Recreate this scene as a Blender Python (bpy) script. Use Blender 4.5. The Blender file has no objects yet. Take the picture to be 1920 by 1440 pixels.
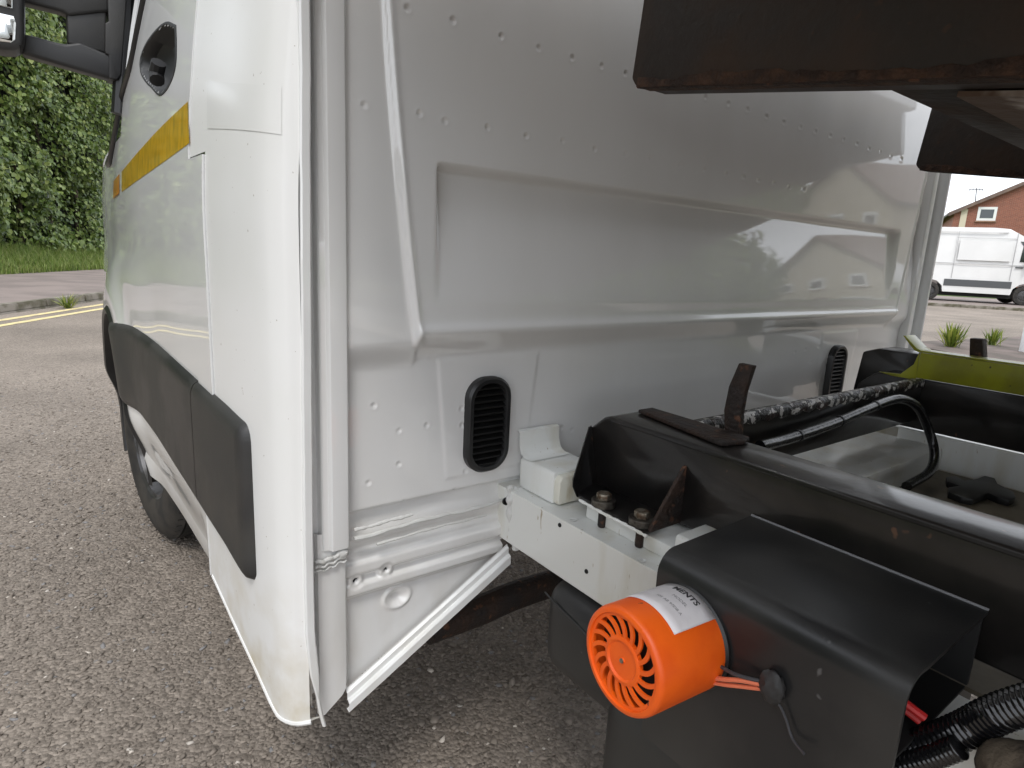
import bpy, bmesh, math, random
import numpy as np
from mathutils import Vector, Matrix, noise
random.seed(7); rng = np.random.default_rng(7)
sc = bpy.context.scene
COL = sc.collection
R = math.radians

# ------------------------------------------------------------------ camera
YAW, PITCH, ROLL, FPX = R(36.967), R(11.873), R(2.776), 1150.0
CAM = np.array([-.2609, -.7936, 1.0])
FWD = np.array([math.sin(YAW)*math.cos(PITCH), math.cos(YAW)*math.cos(PITCH), -math.sin(PITCH)])
_r = np.array([math.cos(YAW), -math.sin(YAW), 0]); _u = np.cross(_r, FWD)
RGT = _r*math.cos(ROLL)+_u*math.sin(ROLL); UPV = -_r*math.sin(ROLL)+_u*math.cos(ROLL)
cd = bpy.data.cameras.new('camera'); cam = bpy.data.objects.new('camera', cd); COL.objects.link(cam)
m = Matrix(((RGT[0], UPV[0], -FWD[0], CAM[0]), (RGT[1], UPV[1], -FWD[1], CAM[1]), (RGT[2], UPV[2], -FWD[2], CAM[2]), (0, 0, 0, 1)))
cam.matrix_world = m
cd.sensor_width = 36; cd.lens = FPX/1920*36; cd.clip_start = .02; cd.clip_end = 2000
sc.camera = cam

# ------------------------------------------------------------------ sky, sun, exposure
SUN_EL, SUN_AZ = R(58), R(-140)          # azimuth measured from +y towards +x
w = bpy.data.worlds.new('World'); sc.world = w; w.use_nodes = True
nt = w.node_tree; nt.nodes.clear()
def N(nt, t, **k):
    n = nt.nodes.new(t)
    for a, b in k.items(): setattr(n, a, b)
    return n
sky = N(nt, 'ShaderNodeTexSky', sky_type='NISHITA', sun_disc=False, sun_elevation=SUN_EL, sun_rotation=SUN_AZ, dust_density=2.0)
tc = N(nt, 'ShaderNodeTexCoord'); nz = N(nt, 'ShaderNodeTexNoise'); nz.inputs['Scale'].default_value = 3.2; nz.inputs['Detail'].default_value = 6
mp = N(nt, 'ShaderNodeMapping'); mp.inputs['Scale'].default_value = (1, 1, 3.0)
nt.links.new(tc.outputs['Generated'], mp.inputs['Vector']); nt.links.new(mp.outputs['Vector'], nz.inputs['Vector'])
rp = N(nt, 'ShaderNodeValToRGB'); rp.color_ramp.elements[0].position = .35; rp.color_ramp.elements[1].position = .62
rp.color_ramp.elements[0].color = (.70, .70, .70, 1); rp.color_ramp.elements[1].color = (.97, .97, .97, 1)
nt.links.new(nz.outputs['Fac'], rp.inputs['Fac'])
mx = N(nt, 'ShaderNodeMixRGB'); mx.inputs['Color2'].default_value = (14.1, 14.6, 15.4, 1)
nt.links.new(rp.outputs['Color'], mx.inputs['Fac']); nt.links.new(sky.outputs['Color'], mx.inputs['Color1'])
bg = N(nt, 'ShaderNodeBackground'); bg.inputs['Strength'].default_value = .10
wo = N(nt, 'ShaderNodeOutputWorld'); nt.links.new(mx.outputs['Color'], bg.inputs['Color']); nt.links.new(bg.outputs['Background'], wo.inputs['Surface'])
sl = bpy.data.lights.new('sun', 'SUN'); sl.energy = 1.3; sl.angle = R(14); sl.color = (1, .97, .93)
so = bpy.data.objects.new('sun', sl); COL.objects.link(so); so.location = (-6, -6, 12)
sd = Vector((math.sin(SUN_AZ)*math.cos(SUN_EL), math.cos(SUN_AZ)*math.cos(SUN_EL), math.sin(SUN_EL)))
so.rotation_euler = sd.to_track_quat('Z', 'Y').to_euler()
sc.view_settings.view_transform = 'Standard'; sc.view_settings.look = 'None'; sc.view_settings.gamma = 1
sc.view_settings.use_curve_mapping = False; sc.view_settings.exposure = 0.38
sc.render.engine = 'CYCLES'; sc.cycles.max_bounces = 8

# ------------------------------------------------------------------ helpers
ORG = {}
def ray(px, py): return FWD + RGT*(px-960)/FPX - UPV*(py-720)/FPX
def at(px, py, ax, val):                     # point of the photograph on a plane of the place (z counted from the ground)
    d = ray(px, py); t = (val-CAM[ax])/d[ax]; return CAM+t*d
def tag(o, label=None, cat=None, group=None, kind=None):
    if label: o['label'] = label
    if cat: o['category'] = cat
    if group: o['group'] = group
    if kind: o['kind'] = kind
    return o
def empty(name, loc, label, cat, group=None):
    o = bpy.data.objects.new(name, None); COL.objects.link(o); o.location = loc; ORG[o.name] = Vector(loc)
    return tag(o, label, cat, group)
def obj(name, verts, faces, mat, parent=None, smooth=True, angle=35, kind=None, solid=0, attr=None):
    V = np.asarray(verts, dtype=float)
    lo, hi = V.min(0), V.max(0)
    org = Vector(((lo[0]+hi[0])/2, (lo[1]+hi[1])/2, lo[2] if parent is None else (lo[2]+hi[2])/2))
    me = bpy.data.meshes.new(name)
    me.from_pydata((V-np.array(org)).tolist(), [], [list(map(int, f)) for f in faces] if not isinstance(faces, list) else faces)
    mats = mat if isinstance(mat, (list, tuple)) else [mat]
    for mm in mats: me.materials.append(mm)
    o = bpy.data.objects.new(name, me); COL.objects.link(o)
    if parent is not None:
        o.parent = parent; o.location = org-ORG[parent.name]
    else: o.location = org
    ORG[o.name] = org
    if smooth:
        me.polygons.foreach_set('use_smooth', [True]*len(me.polygons)); me.set_sharp_from_angle(angle=R(angle))
    else: me.polygons.foreach_set('use_smooth', [False]*len(me.polygons))
    if solid:
        md = o.modifiers.new('solid', 'SOLIDIFY'); md.thickness = solid; md.offset = 0
    if kind: o['kind'] = kind
    return o
def fromb(bm):
    bm.verts.index_update()
    v = [tuple(x.co) for x in bm.verts]; f = [[x.index for x in p.verts] for p in bm.faces]; bm.free(); return v, f
class MB:
    def __init__(s): s.v = []; s.f = []
    def add(s, v, f):
        n = len(s.v); s.v += [tuple(map(float, p)) for p in v]; s.f += [[i+n for i in q] for q in f]; return s
    def box(s, lo, hi, bev=0, M=None, seg=2):
        bm = bmesh.new(); bmesh.ops.create_cube(bm, size=1)
        lo = np.minimum(lo, hi) if M is None else np.array(lo); 
        for v in bm.verts: v.co = Vector([ (lo[i]+hi[i])/2+v.co[i]*(hi[i]-lo[i]) for i in range(3)])
        if bev: bmesh.ops.bevel(bm, geom=bm.edges[:], offset=bev, segments=seg, profile=.5, affect='EDGES')
        if M is not None: bm.transform(M)
        return s.add(*fromb(bm))
    def prism(s, poly, vec, bev=0, seg=2):    # polygon of 3D points swept along vec
        bm = bmesh.new(); a = [bm.verts.new(p) for p in poly]; b = [bm.verts.new(Vector(p)+Vector(vec)) for p in poly]; n = len(a)
        bm.faces.new(a); bm.faces.new(b[::-1])
        for i in range(n): bm.faces.new((a[i], b[i], b[(i+1) % n], a[(i+1) % n]))
        bmesh.ops.recalc_face_normals(bm, faces=bm.faces[:])
        if bev: bmesh.ops.bevel(bm, geom=bm.edges[:], offset=bev, segments=seg, profile=.5, affect='EDGES')
        return s.add(*fromb(bm))
    def tube(s, pts, r, n=12, caps=True, rf=None):
        pts = [Vector(p) for p in pts]; vs = []; fs = []; prev = None
        for i, p in enumerate(pts):
            t = (pts[min(i+1, len(pts)-1)]-pts[max(i-1, 0)]).normalized()
            if prev is None: a = t.orthogonal().normalized()
            else: a = (prev-t*prev.dot(t)).normalized()
            prev = a; b = t.cross(a); rr = rf(i) if rf else r
            for k in range(n): vs.append(p+(a*math.cos(2*math.pi*k/n)+b*math.sin(2*math.pi*k/n))*rr)
        for i in range(len(pts)-1):
            for k in range(n): fs.append([i*n+k, i*n+(k+1) % n, (i+1)*n+(k+1) % n, (i+1)*n+k])
        if caps: fs += [list(range(n))[::-1], list(range((len(pts)-1)*n, len(pts)*n))]
        return s.add(vs, fs)
    def lathe(s, prof, O, axis, n=32, a0=0, a1=2*math.pi, closed=False):   # prof: (radius, distance along axis)
        O = Vector(O); ax = Vector(axis).normalized(); u = ax.orthogonal().normalized(); v = ax.cross(u); vs = []; fs = []
        for k in range(n):
            t = a0+(a1-a0)*k/n
            for r, h in prof: vs.append(O+ax*h+(u*math.cos(t)+v*math.sin(t))*r)
        mlen = len(prof)
        for k in range(n):
            k2 = (k+1) % n
            for i in range(mlen-1 if not closed else mlen):
                j = (i+1) % mlen; fs.append([k*mlen+i, k*mlen+j, k2*mlen+j, k2*mlen+i])
        return s.add(vs, fs)
    def build(s, name, mat, parent=None, **k): return obj(name, s.v, s.f, mat, parent, **k)
def box(name, lo, hi, mat, parent=None, bev=0, **k): return MB().box(lo, hi, bev).build(name, mat, parent, **k)
def bez(pts, n=24):                          # Catmull-Rom through points
    P = [Vector(p) for p in pts]; P = [P[0]*2-P[1]]+P+[P[-1]*2-P[-2]]; out = []
    for i in range(1, len(P)-2):
        for k in range(n):
            t = k/n; a, b, c, d = P[i-1:i+3]
            out.append(.5*((2*b)+(c-a)*t+(2*a-5*b+4*c-d)*t*t+(3*b-a-3*c+d)*t**3))
    out.append(P[-2]); return out
def sstep(a, b, x): t = np.clip((x-a)/(b-a), 0, 1); return t*t*(3-2*t)
def curve1(x, xs_, ys_):                     # smooth monotone interpolation
    xs_ = np.array(xs_, float); ys_ = np.array(ys_, float); h = np.diff(xs_); d = np.diff(ys_)/h
    mm = np.zeros(len(xs_)); mm[0], mm[-1] = d[0], d[-1]
    for i in range(1, len(xs_)-1): mm[i] = 0 if d[i-1]*d[i] <= 0 else 2*d[i-1]*d[i]/(d[i-1]+d[i])
    x = np.asarray(x, float); i = np.clip(np.searchsorted(xs_, x)-1, 0, len(h)-1); t = np.clip((x-xs_[i])/h[i], 0, 1)
    return ys_[i]*(2*t**3-3*t**2+1)+mm[i]*h[i]*(t**3-2*t**2+t)+ys_[i+1]*(-2*t**3+3*t**2)+mm[i+1]*h[i]*(t**3-t**2)
def sheet(name, P, mat, parent, keep=None, **k):   # P[nu, nv, 3]
    nu, nv = P.shape[:2]; idx = np.arange(nu*nv).reshape(nu, nv)
    F = np.stack([idx[:-1, :-1], idx[1:, :-1], idx[1:, 1:], idx[:-1, 1:]], -1).reshape(-1, 4)
    if keep is not None: F = F[keep.reshape(-1)]
    used = np.unique(F); rm = -np.ones(nu*nv, int); rm[used] = np.arange(len(used))
    return obj(name, P.reshape(-1, 3)[used], rm[F].tolist(), mat, parent, **k)
def lin(*segs):                              # (start, end, step) ... -> sorted unique samples
    out = []
    for a, b, st in segs: out += list(np.arange(a, b, st))
    out.append(segs[-1][1]); return np.array(out)

# ------------------------------------------------------------------ materials
def mat(name, col, rough=.5, metal=0, coat=0, coat_r=.05, spec=.5, var=None, vscale=8, vdet=5, bump=0, bscale=60, rvar=0, spots=None, vmin=.4, vmax=.6, stretch=(1, 1, 1), dirt=None, coat_ior=1.5):
    M = bpy.data.materials.new(name); M.use_nodes = True; t = M.node_tree; b = t.nodes['Principled BSDF']
    b.inputs['Base Color'].default_value = (*col, 1); b.inputs['Roughness'].default_value = rough; b.inputs['Metallic'].default_value = metal
    b.inputs['Coat Weight'].default_value = coat; b.inputs['Coat Roughness'].default_value = coat_r; b.inputs['Coat IOR'].default_value = coat_ior; b.inputs['Specular IOR Level'].default_value = spec
    g = N(t, 'ShaderNodeNewGeometry'); mp = N(t, 'ShaderNodeMapping'); mp.inputs['Scale'].default_value = stretch
    t.links.new(g.outputs['Position'], mp.inputs['Vector']); last = None
    def noi(sc_, det=5):
        n = N(t, 'ShaderNodeTexNoise'); n.inputs['Scale'].default_value = sc_; n.inputs['Detail'].default_value = det; t.links.new(mp.outputs['Vector'], n.inputs['Vector']); return n
    def ramp(src, a, c):
        r = N(t, 'ShaderNodeMapRange'); r.inputs['From Min'].default_value = a; r.inputs['From Max'].default_value = c; t.links.new(src, r.inputs['Value']); return r.outputs['Result']
    def mixc(fac, c2):
        nonlocal last
        x = N(t, 'ShaderNodeMixRGB'); t.links.new(fac, x.inputs['Fac'])
        if last is None: x.inputs['Color1'].default_value = (*col, 1)
        else: t.links.new(last, x.inputs['Color1'])
        x.inputs['Color2'].default_value = (*c2, 1); last = x.outputs['Color']
    if var:
        n = noi(vscale, vdet); f = ramp(n.outputs['Fac'], vmin, vmax); mixc(f, var)
        if rvar:
            r = N(t, 'ShaderNodeMapRange'); r.inputs['From Min'].default_value = vmin; r.inputs['From Max'].default_value = vmax; r.inputs['To Min'].default_value = rough; r.inputs['To Max'].default_value = rough+rvar
            t.links.new(n.outputs['Fac'], r.inputs['Value']); t.links.new(r.outputs['Result'], b.inputs['Roughness'])
    if spots:
        c2, s2, a, c = spots; n = noi(s2, 2); mixc(ramp(n.outputs['Fac'], a, c), c2)
    if dirt:                                  # road dirt thrown up on the lowest panels: (colour, z where it starts, z of full, strength)
        c2, z0, z1, st = dirt; sx = N(t, 'ShaderNodeSeparateXYZ'); t.links.new(g.outputs['Position'], sx.inputs['Vector'])
        h = ramp(sx.outputs['Z'], z0, z1); n = noi(14, 6); f = ramp(n.outputs['Fac'], .42, .72)
        mu = N(t, 'ShaderNodeMath', operation='MULTIPLY'); t.links.new(h, mu.inputs[0]); t.links.new(f, mu.inputs[1])
        m2 = N(t, 'ShaderNodeMath', operation='MULTIPLY'); t.links.new(mu.outputs[0], m2.inputs[0]); m2.inputs[1].default_value = st
        mixc(m2.outputs[0], c2)
    if last is not None: t.links.new(last, b.inputs['Base Color'])
    if bump:
        n = noi(bscale, 6); bp = N(t, 'ShaderNodeBump'); bp.inputs['Strength'].default_value = bump; bp.inputs['Distance'].default_value = .01
        t.links.new(n.outputs['Fac'], bp.inputs['Height']); t.links.new(bp.outputs['Normal'], b.inputs['Normal'])
    M['bsdf'] = 1
    return M
WHITE = mat('white_paint', (.78, .785, .78), .38, coat=.9, coat_r=.03, coat_ior=1.65, var=(.755, .76, .75), vscale=3, dirt=((.50, .44, .33), .62, .30, .35))
CORNW = mat('scuffed_white_paint', (.80, .80, .79), .4, coat=.3, coat_r=.22, var=(.765, .765, .745), vscale=3, dirt=((.52, .45, .31), .56, .34, .85), spots=((.45, .42, .38), 110, .745, .76))
PRIMER = mat('grey_white_paint', (.82, .82, .815), .4, coat=1.0, coat_r=.03, var=(.79, .79, .78), vscale=6, coat_ior=1.8, dirt=((.46, .41, .33), .62, .38, .40), stretch=(1, 1, .35))
RAILW = mat('chassis_white', (.78, .79, .76), .4, coat=.3, coat_r=.15, var=(.58, .54, .42), vscale=16, vmin=.48, vmax=.80, stretch=(1, 1, .22), spots=((.42, .36, .26), 160, .70, .76))
CREAM = mat('stained_spacer', (.72, .71, .62), .6, var=(.42, .34, .19), vscale=30, vmin=.52, vmax=.70, stretch=(1, 1, .35))
SEAL = mat('seam_sealer', (.62, .62, .60), .5, bump=.3, bscale=70)
PLAST = mat('grey_black_plastic', (.020, .020, .021), .42, var=(.034, .033, .031), vscale=6, rvar=.14, bump=.08, bscale=400, dirt=((.085, .072, .058), .80, .45, .4))
BLKPL = mat('black_plastic', (.012, .012, .013), .38, var=(.02, .02, .02), vscale=12)
SATIN = mat('satin_black_sheet', (.017, .017, .0175), .30, var=(.040, .038, .035), vscale=5, rvar=.22, bump=.02, bscale=300, spots=((.10, .10, .10), 45, .74, .77))
BLACK = mat('black_chassis_paint', (.008, .0072, .007), .34, coat=.5, coat_r=.12, spec=.3, var=(.020, .017, .015), vscale=10, rvar=.08, bump=.03, bscale=120, spots=((.10, .05, .03), 40, .70, .74))
WORN = mat('worn_black_paint', (.015, .014, .014), .3, var=(.06, .028, .016), vscale=22, vmin=.5, vmax=.66, rvar=.3, bump=.5, bscale=150, spots=((.62, .60, .58), 75, .545, .57))
RUST = mat('rusty_steel', (.035, .018, .011), .7, var=(.020, .014, .012), vscale=26, bump=.6, bscale=130, spots=((.11, .048, .025), 55, .62, .70))
BEDST = mat('dark_bed_steel', (.024, .017, .013), .6, var=(.050, .031, .021), vscale=9, rvar=.2, bump=.25, bscale=60, spots=((.05, .025, .014), 60, .66, .74))
BEDFL = mat('bed_floor_underside', (.74, .73, .71), .7, var=(.42, .35, .30), vscale=3, vmin=.52, vmax=.66, bump=.5, bscale=50)
BOLT = mat('zinc_bolt', (.34, .31, .25), .42, metal=.8, var=(.13, .09, .06), vscale=120, rvar=.2)
WASH = mat('dull_washer', (.14, .13, .11), .5, metal=.7, var=(.05, .04, .035), vscale=90)
YELGR = mat('yellow_green_paint', (.34, .35, .015), .4, var=(.25, .25, .02), vscale=14, coat=.3, spots=((.06, .05, .02), 60, .70, .74))
ORANGE = mat('orange_plastic', (.88, .125, .006), .42, var=(.82, .105, .006), vscale=30, bump=.03, bscale=400, spots=((.18, .05, .02), 130, .735, .75))
LABEL = mat('label_paper', (.78, .75, .76), .5, var=(.72, .69, .70), vscale=60)
INK = mat('ink', (.03, .028, .03), .6)
INKGREY = mat('ink_faded', (.25, .24, .25), .6)
STRIPE = mat('amber_reflective_tape', (.66, .38, .008), .4, coat=.8, coat_r=.08, var=(.42, .27, .008), vscale=22, vdet=8, vmin=.42, vmax=.64, stretch=(1, 2.2, 1))
STRIPE2 = mat('orange_reflective_tape', (.70, .24, .01), .4, coat=.8, coat_r=.08, var=(.55, .20, .01), vscale=18)
RUBBER = mat('tyre_rubber', (.022, .021, .020), .75, var=(.045, .040, .034), vscale=14, bump=.1, bscale=200)
ALLOY = mat('silver_wheel', (.11, .11, .115), .45, metal=.5, var=(.05, .048, .045), vscale=20)
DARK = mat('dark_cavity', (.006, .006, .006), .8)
GLASS = mat('dark_window_glass', (.02, .028, .028), .04, spec=.8)
MIRROR = mat('mirror_glass', (.9, .93, .93), .01, metal=1)
COND = mat('glossy_black_conduit', (.008, .008, .009), .18, coat=.5)
SLEEVE = mat('black_hose', (.010, .010, .011), .22, bump=.15, bscale=180, coat=.3)
REDW = mat('red_wire', (.5, .02, .02), .4)
SALMW = mat('orange_red_wire', (.75, .20, .10), .45)
GREYW = mat('dark_grey_wire', (.05, .05, .055), .4)
MUD = mat('muddy_steel', (.045, .033, .024), .9, var=(.11, .085, .06), vscale=30, bump=.9, bscale=60)
PLATE = mat('dirty_floor_plate', (.20, .175, .13), .6, var=(.10, .085, .06), vscale=9, bump=.1)
TAPE = mat('clear_film', (.775, .775, .755), .36, coat=.5, coat_r=.16)

# ------------------------------------------------------------------ the truck
truck = empty('tipper_truck', (.95, -.2, 0), 'white chassis cab tipper truck with black frame and raised bed', 'truck')
G = 1.0                                       # photo heights are counted from the lens, 1 m above the ground
def rel(v): return np.asarray(v, float)+np.array([0, 0, G])
def pt(px, py, ax, val): return at(px, py, ax, val+(G if ax == 2 else 0))   # z value counted from the lens
WY, WZ, WR = 1.50, .345, .345                 # front wheel
def xs(y, z):                                 # outer skin of the near cab side; z from the ground
    y = np.asarray(y, float); zz = np.asarray(z, float)-G
    b = curve1(y, [-.018, -.008, .02, .06, .12, .2, .35, .6, 1.1, 1.6, 2.1, 2.5, 2.7], [-.014, -.030, -.045, -.053, -.060, -.066, -.073, -.083, -.096, -.098, -.085, -.03, .06])
    tum = .075*np.clip((zz-.02)/.6, 0, 3)**1.7
    tuck = .024*sstep(-.47, -.60, zz)*sstep(.34, .42, y)
    r = np.hypot(y-WY, zz+G-WZ); fl = .022*np.exp(-((r-.46)/.09)**2)*sstep(.9, 1.15, y)*sstep(-.75, -.45, zz)
    sw = .010*sstep(-.02, -.12, zz)*sstep(.7, 1.2, y)
    return b+tum+tuck-fl-sw
def on_side(px, py, off=0):
    x = -.08
    for _ in range(60):
        p = at(px, py, 0, x); x = .6*x+.4*(float(xs(p[1], p[2]))-off)
    return at(px, py, 0, x)
YGAP = float(on_side(356, 250)[1]); YFLAP = float(on_side(385, 400)[1]); ZFLAP = float(on_side(368, 290)[2]); YSEAM = float(on_side(226, 380)[1])
print('belt', [tuple(np.round(on_side(*q),3)) for q in ((273, 0), (259, 87), (250, 121), (235, 167), (227, 204), (221, 250))])
print('gap', YGAP, YFLAP, ZFLAP, YSEAM)
ZB = G-.665
def belt(y): return G+curve1(y, [.2, .7, .9, .97, 1.05, 1.19, 1.3, 1.5], [.58, .57, .545, .48, .41, .372, .31, .22])
def side_sheet(name, ys, zs, keep=None, ret=.012, mtl=WHITE, off=0, parent=truck, edge=True):
    Y, Z = np.meshgrid(ys, zs, indexing='ij'); X = xs(Y, Z)-off
    P = np.stack([X, Y, Z], -1)
    if edge:                                  # turn the rim inwards
        P = np.pad(P, ((1, 1), (1, 1), (0, 0)), mode='edge'); P[0, :, 0] += ret; P[-1, :, 0] += ret; P[:, 0, 0] += ret; P[:, -1, 0] += ret
        if keep is not None: keep = np.pad(keep, 1, constant_values=True)
    return sheet(name, P, mtl, parent, keep, angle=50)
# corner panel behind the door
ys = lin((-.018, .06, .003), (.06, YGAP-.002, .008)); zs = lin((ZB, G+.62, .012), (G+.62, G+1.05, .05))
yc = (ys[1:]+ys[:-1])/2; zc = (zs[1:]+zs[:-1])/2
keep = ~((yc[:, None] > YFLAP) & (zc[None, :] < ZFLAP) & (zc[None, :] > G-.30))
Y, Z = np.meshgrid(ys, zs, indexing='ij')
zb = G+curve1(Y, [-.018, .001, .026, .04, .095, .16, .265, .40], [-.676, -.681, -.683, -.677, -.649, -.629, -.606, -.583]); zm = G-.5
Zl = np.where(Z < zm, zm+(Z-zm)*(zm-zb)/(zm-ZB), Z)
P = np.stack([xs(Y, Zl), Y, Zl], -1)
P = np.pad(P, ((0, 1), (1, 1), (0, 0)), mode='edge'); P[-1, :, 0] += .012; P[:, 0, 0] += .02; keep = np.pad(keep, ((0, 1), (1, 1)), constant_values=True)
corner = sheet('corner_panel', P, CORNW, truck, keep, angle=60)
# hem and rolled lip along the bottom edge
low = [P[i, 1] for i in range(0, P.shape[0]-1, 3)]
MB().tube([Vector(p)+Vector((.002, 0, -.001)) for p in low], .0042, 8).build('bottom_hem', WHITE, corner)
fl = side_sheet('filler_flap', lin((YFLAP+.003, YGAP-.005, .008)), lin((G-.30, ZFLAP-.004, .02)), off=.0032)
tag(fl)
# door
oval = [(330, 52), (312, 46), (292, 62), (274, 88), (266, 112), (267, 135), (276, 152), (288, 164), (300, 176), (312, 168), (324, 145), (330, 118), (331, 85)]
ov = np.array([on_side(*p) for p in oval]); oc = ov.mean(0)
ovs = np.array([tuple(p) for p in bez([tuple(p) for p in np.vstack([ov, ov[:1]])], 5)[:-1]])
def inside(y, z, poly, s=1.0):
    py = oc[1]+(poly[:, 1]-oc[1])*s; pz = oc[2]+(poly[:, 2]-oc[2])*s; c = np.zeros(np.broadcast(y, z).shape, bool); n = len(py)
    for i in range(n):
        j = (i+1) % n; cond = (pz[i] > z) != (pz[j] > z)
        xi = (py[j]-py[i])*(z-pz[i])/(pz[j]-pz[i]+1e-12)+py[i]; c ^= cond & (y < xi)
    return c
ys = lin((YGAP+.003, .8, .008), (.8, YSEAM-.003, .012)); zs = lin((G-.60, G+.62, .008))
yc = (ys[1:]+ys[:-1])/2; zc = (zs[1:]+zs[:-1])/2; YC, ZC = np.meshgrid(yc, zc, indexing='ij')
arch = np.hypot(YC-WY, ZC-WZ) < .425
keep = ~arch & (ZC < belt(YC)) & ~inside(YC, ZC, ovs, 1.0)
door = side_sheet('door', ys, zs, keep, off=.0015)
# door handle: moulded cup with a grip
HNDL = mat('matt_black_handle', (.013, .013, .014), .6)
mb = MB(); rings = []; M_ = len(ovs)
for s, dx in ((1.10, .0015), (1.06, -.0025), (1.0, -.0025), (.95, .004), (.88, .022), (.70, .034), (.4, .038), (.02, .039)):
    q = oc+(ovs-oc)*s; q[:, 0] = xs(q[:, 1], q[:, 2])+dx; rings.append(q)
vs = np.vstack(rings); fs = [[i*M_+k, i*M_+(k+1) % M_, (i+1)*M_+(k+1) % M_, (i+1)*M_+k] for i in range(len(rings)-1) for k in range(M_)]
handle = obj('door_handle', vs, fs, HNDL, door)
pin = [on_side(302, 118), on_side(300, 128), on_side(298, 140), on_side(299, 152)]
MB().tube(bez([p+np.array([-.004, 0, 0]) for p in pin], 6), .013, 10).build('door_grip', HNDL, door)
rc = [on_side(*p) for p in ((322, 4), (302, 26), (296, 48))]
# window glass and its black frame
ysg = lin((YGAP+.02, 1.75, .03)); 
Pg = np.stack([np.stack([xs(np.full(12, y), np.linspace(float(belt(y)), G+1.0, 12))+.006, np.full(12, y), np.linspace(float(belt(y)), G+1.0, 12)], -1) for y in ysg])
sheet('door_window', Pg, GLASS, door)
Pw = np.stack([np.stack([xs(np.full(3, y), float(belt(y))+np.array([-.012, 0, .02]))-np.array([.002, .008, .003]), np.full(3, y), float(belt(y))+np.array([-.012, 0, .02])], -1) for y in lin((YGAP+.02, 1.6, .02))])
sheet('window_seal', Pw, BLKPL, door, solid=.006)
# fender with wheel arch
ys = lin((YSEAM+.003, 2.7, .012)); zs = lin((G-.60, G+.26, .010)); yc = (ys[1:]+ys[:-1])/2; zc = (zs[1:]+zs[:-1])/2; YC, ZC = np.meshgrid(yc, zc, indexing='ij')
keep = ~(np.hypot(YC-WY, ZC-WZ) < .425) & (ZC < belt(YC)+.02)
side_sheet('fender', ys, zs, keep)
# arch lip and liner
mb = MB(); vs = []; fs = []; na = 60
for k in range(na+1):
    a = math.pi*(-.12+1.13*k/na); y, z = WY+.425*math.cos(a), WZ+.425*math.sin(a)
    x = float(xs(y, max(z, .36)))
    for rr, dx in ((.440, -.002), (.428, -.010), (.414, -.006), (.410, .03), (.405, .30)):
        vs.append((x+dx, WY+rr*math.cos(a), WZ+rr*math.sin(a)))
for k in range(na):
    for i in range(4): fs.append([k*5+i, k*5+i+1, k*5+6+i, k*5+5+i])
obj('wheel_arch_liner', vs, fs, BLKPL, truck)
# amber tapes
def tape(name, top, bot, mtl, n=24, off=.0022):
    A = np.array([on_side(*p, off) for p in bez([(x, y, 0) for x, y in top], n) for p in [(p[0], p[1])]]); B = np.array([on_side(p[0], p[1], off) for p in bez([(x, y, 0) for x, y in bot], n)])
    L = min(len(A), len(B)); rows = [A[:L]*(1-t)+B[:L]*t for t in np.linspace(0, 1, 8)]
    P = np.stack(rows); P[..., 0] = xs(P[..., 1], P[..., 2])-off
    return sheet(name, P, mtl, door)
tape('amber_tape', [(352, 190), (300, 240), (258, 286), (228, 322)], [(355, 268), (310, 301), (262, 335), (228, 360)], STRIPE)
tape('orange_tape', [(224, 326), (218, 333), (213, 340)], [(224, 362), (218, 367), (212, 373)], STRIPE2)
# black side cladding
def clad(name, y0, y1, front_arch=False, rear=False, bev=.02):
    ys = lin((y0, y0+.05, .003), (y0+.05, y1-.04, .01), (y1-.04, y1, .004)); zt = np.linspace(0, 1, 40)
    P = np.zeros((len(ys), 40, 3))
    for i, y in enumerate(ys):
        top = G+float(curve1(y, [0, .05, .12, .2, .9, 1.0, 1.15, 1.3], [-.262, -.255, -.247, -.240, -.222, -.223, -.230, -.245])); bot = G+float(curve1(y, [0, .04, .10, .2, .9, 1.2], [-.485, -.500, -.492, -.475, -.445, -.44]))
        if rear:
            q = max(0, 1-(y-y0)/.022); top -= .018*q**3; bot += .018*q**3
        z = bot+(top-bot)*zt; e = np.minimum(zt, 1-zt)*(top-bot)/.028
        prof = np.sqrt(np.clip(1-(1-np.clip(e, 0, 1))**2, 0, 1))
        d = .017*prof
        if rear: d = d*math.sqrt(max(0, 1-(1-min(1, (y-y0)/.022))**2))
        yy = np.full(40, y)
        if front_arch:
            dz = z-WZ; lim = WY-np.sqrt(np.clip(.435**2-dz**2, 0, None)); yy = np.minimum(y, lim-.002)
        P[i, :, 1] = yy; P[i, :, 2] = z; P[i, :, 0] = xs(yy, z)-d+.001
    return sheet(name, P, PLAST, truck, angle=70)
YC0 = float(on_side(474, 900)[1])
clad('side_cladding', YC0, YGAP-.001, rear=True); clad('side_cladding', YGAP+.002, 1.40, front_arch=True)
# sill below the door
Ps = []
for y in lin((YGAP-.02, 1.08, .02)):
    Ps.append([(float(xs(y, G-.44))+.004, y, G-.44), (float(xs(y, G-.5))+.004, y, G-.51), (float(xs(y, G-.5))+.018, y, G-.540), (float(xs(y, G-.5))+.022, y, G-.565), (float(xs(y, G-.5))+.018, y, G-.59), (float(xs(y, G-.5))+.026, y, G-.640), (float(xs(y, G-.5))+.05, y, G-.648)])
sheet('sill', np.array(Ps), WHITE, truck, angle=60)

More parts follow.
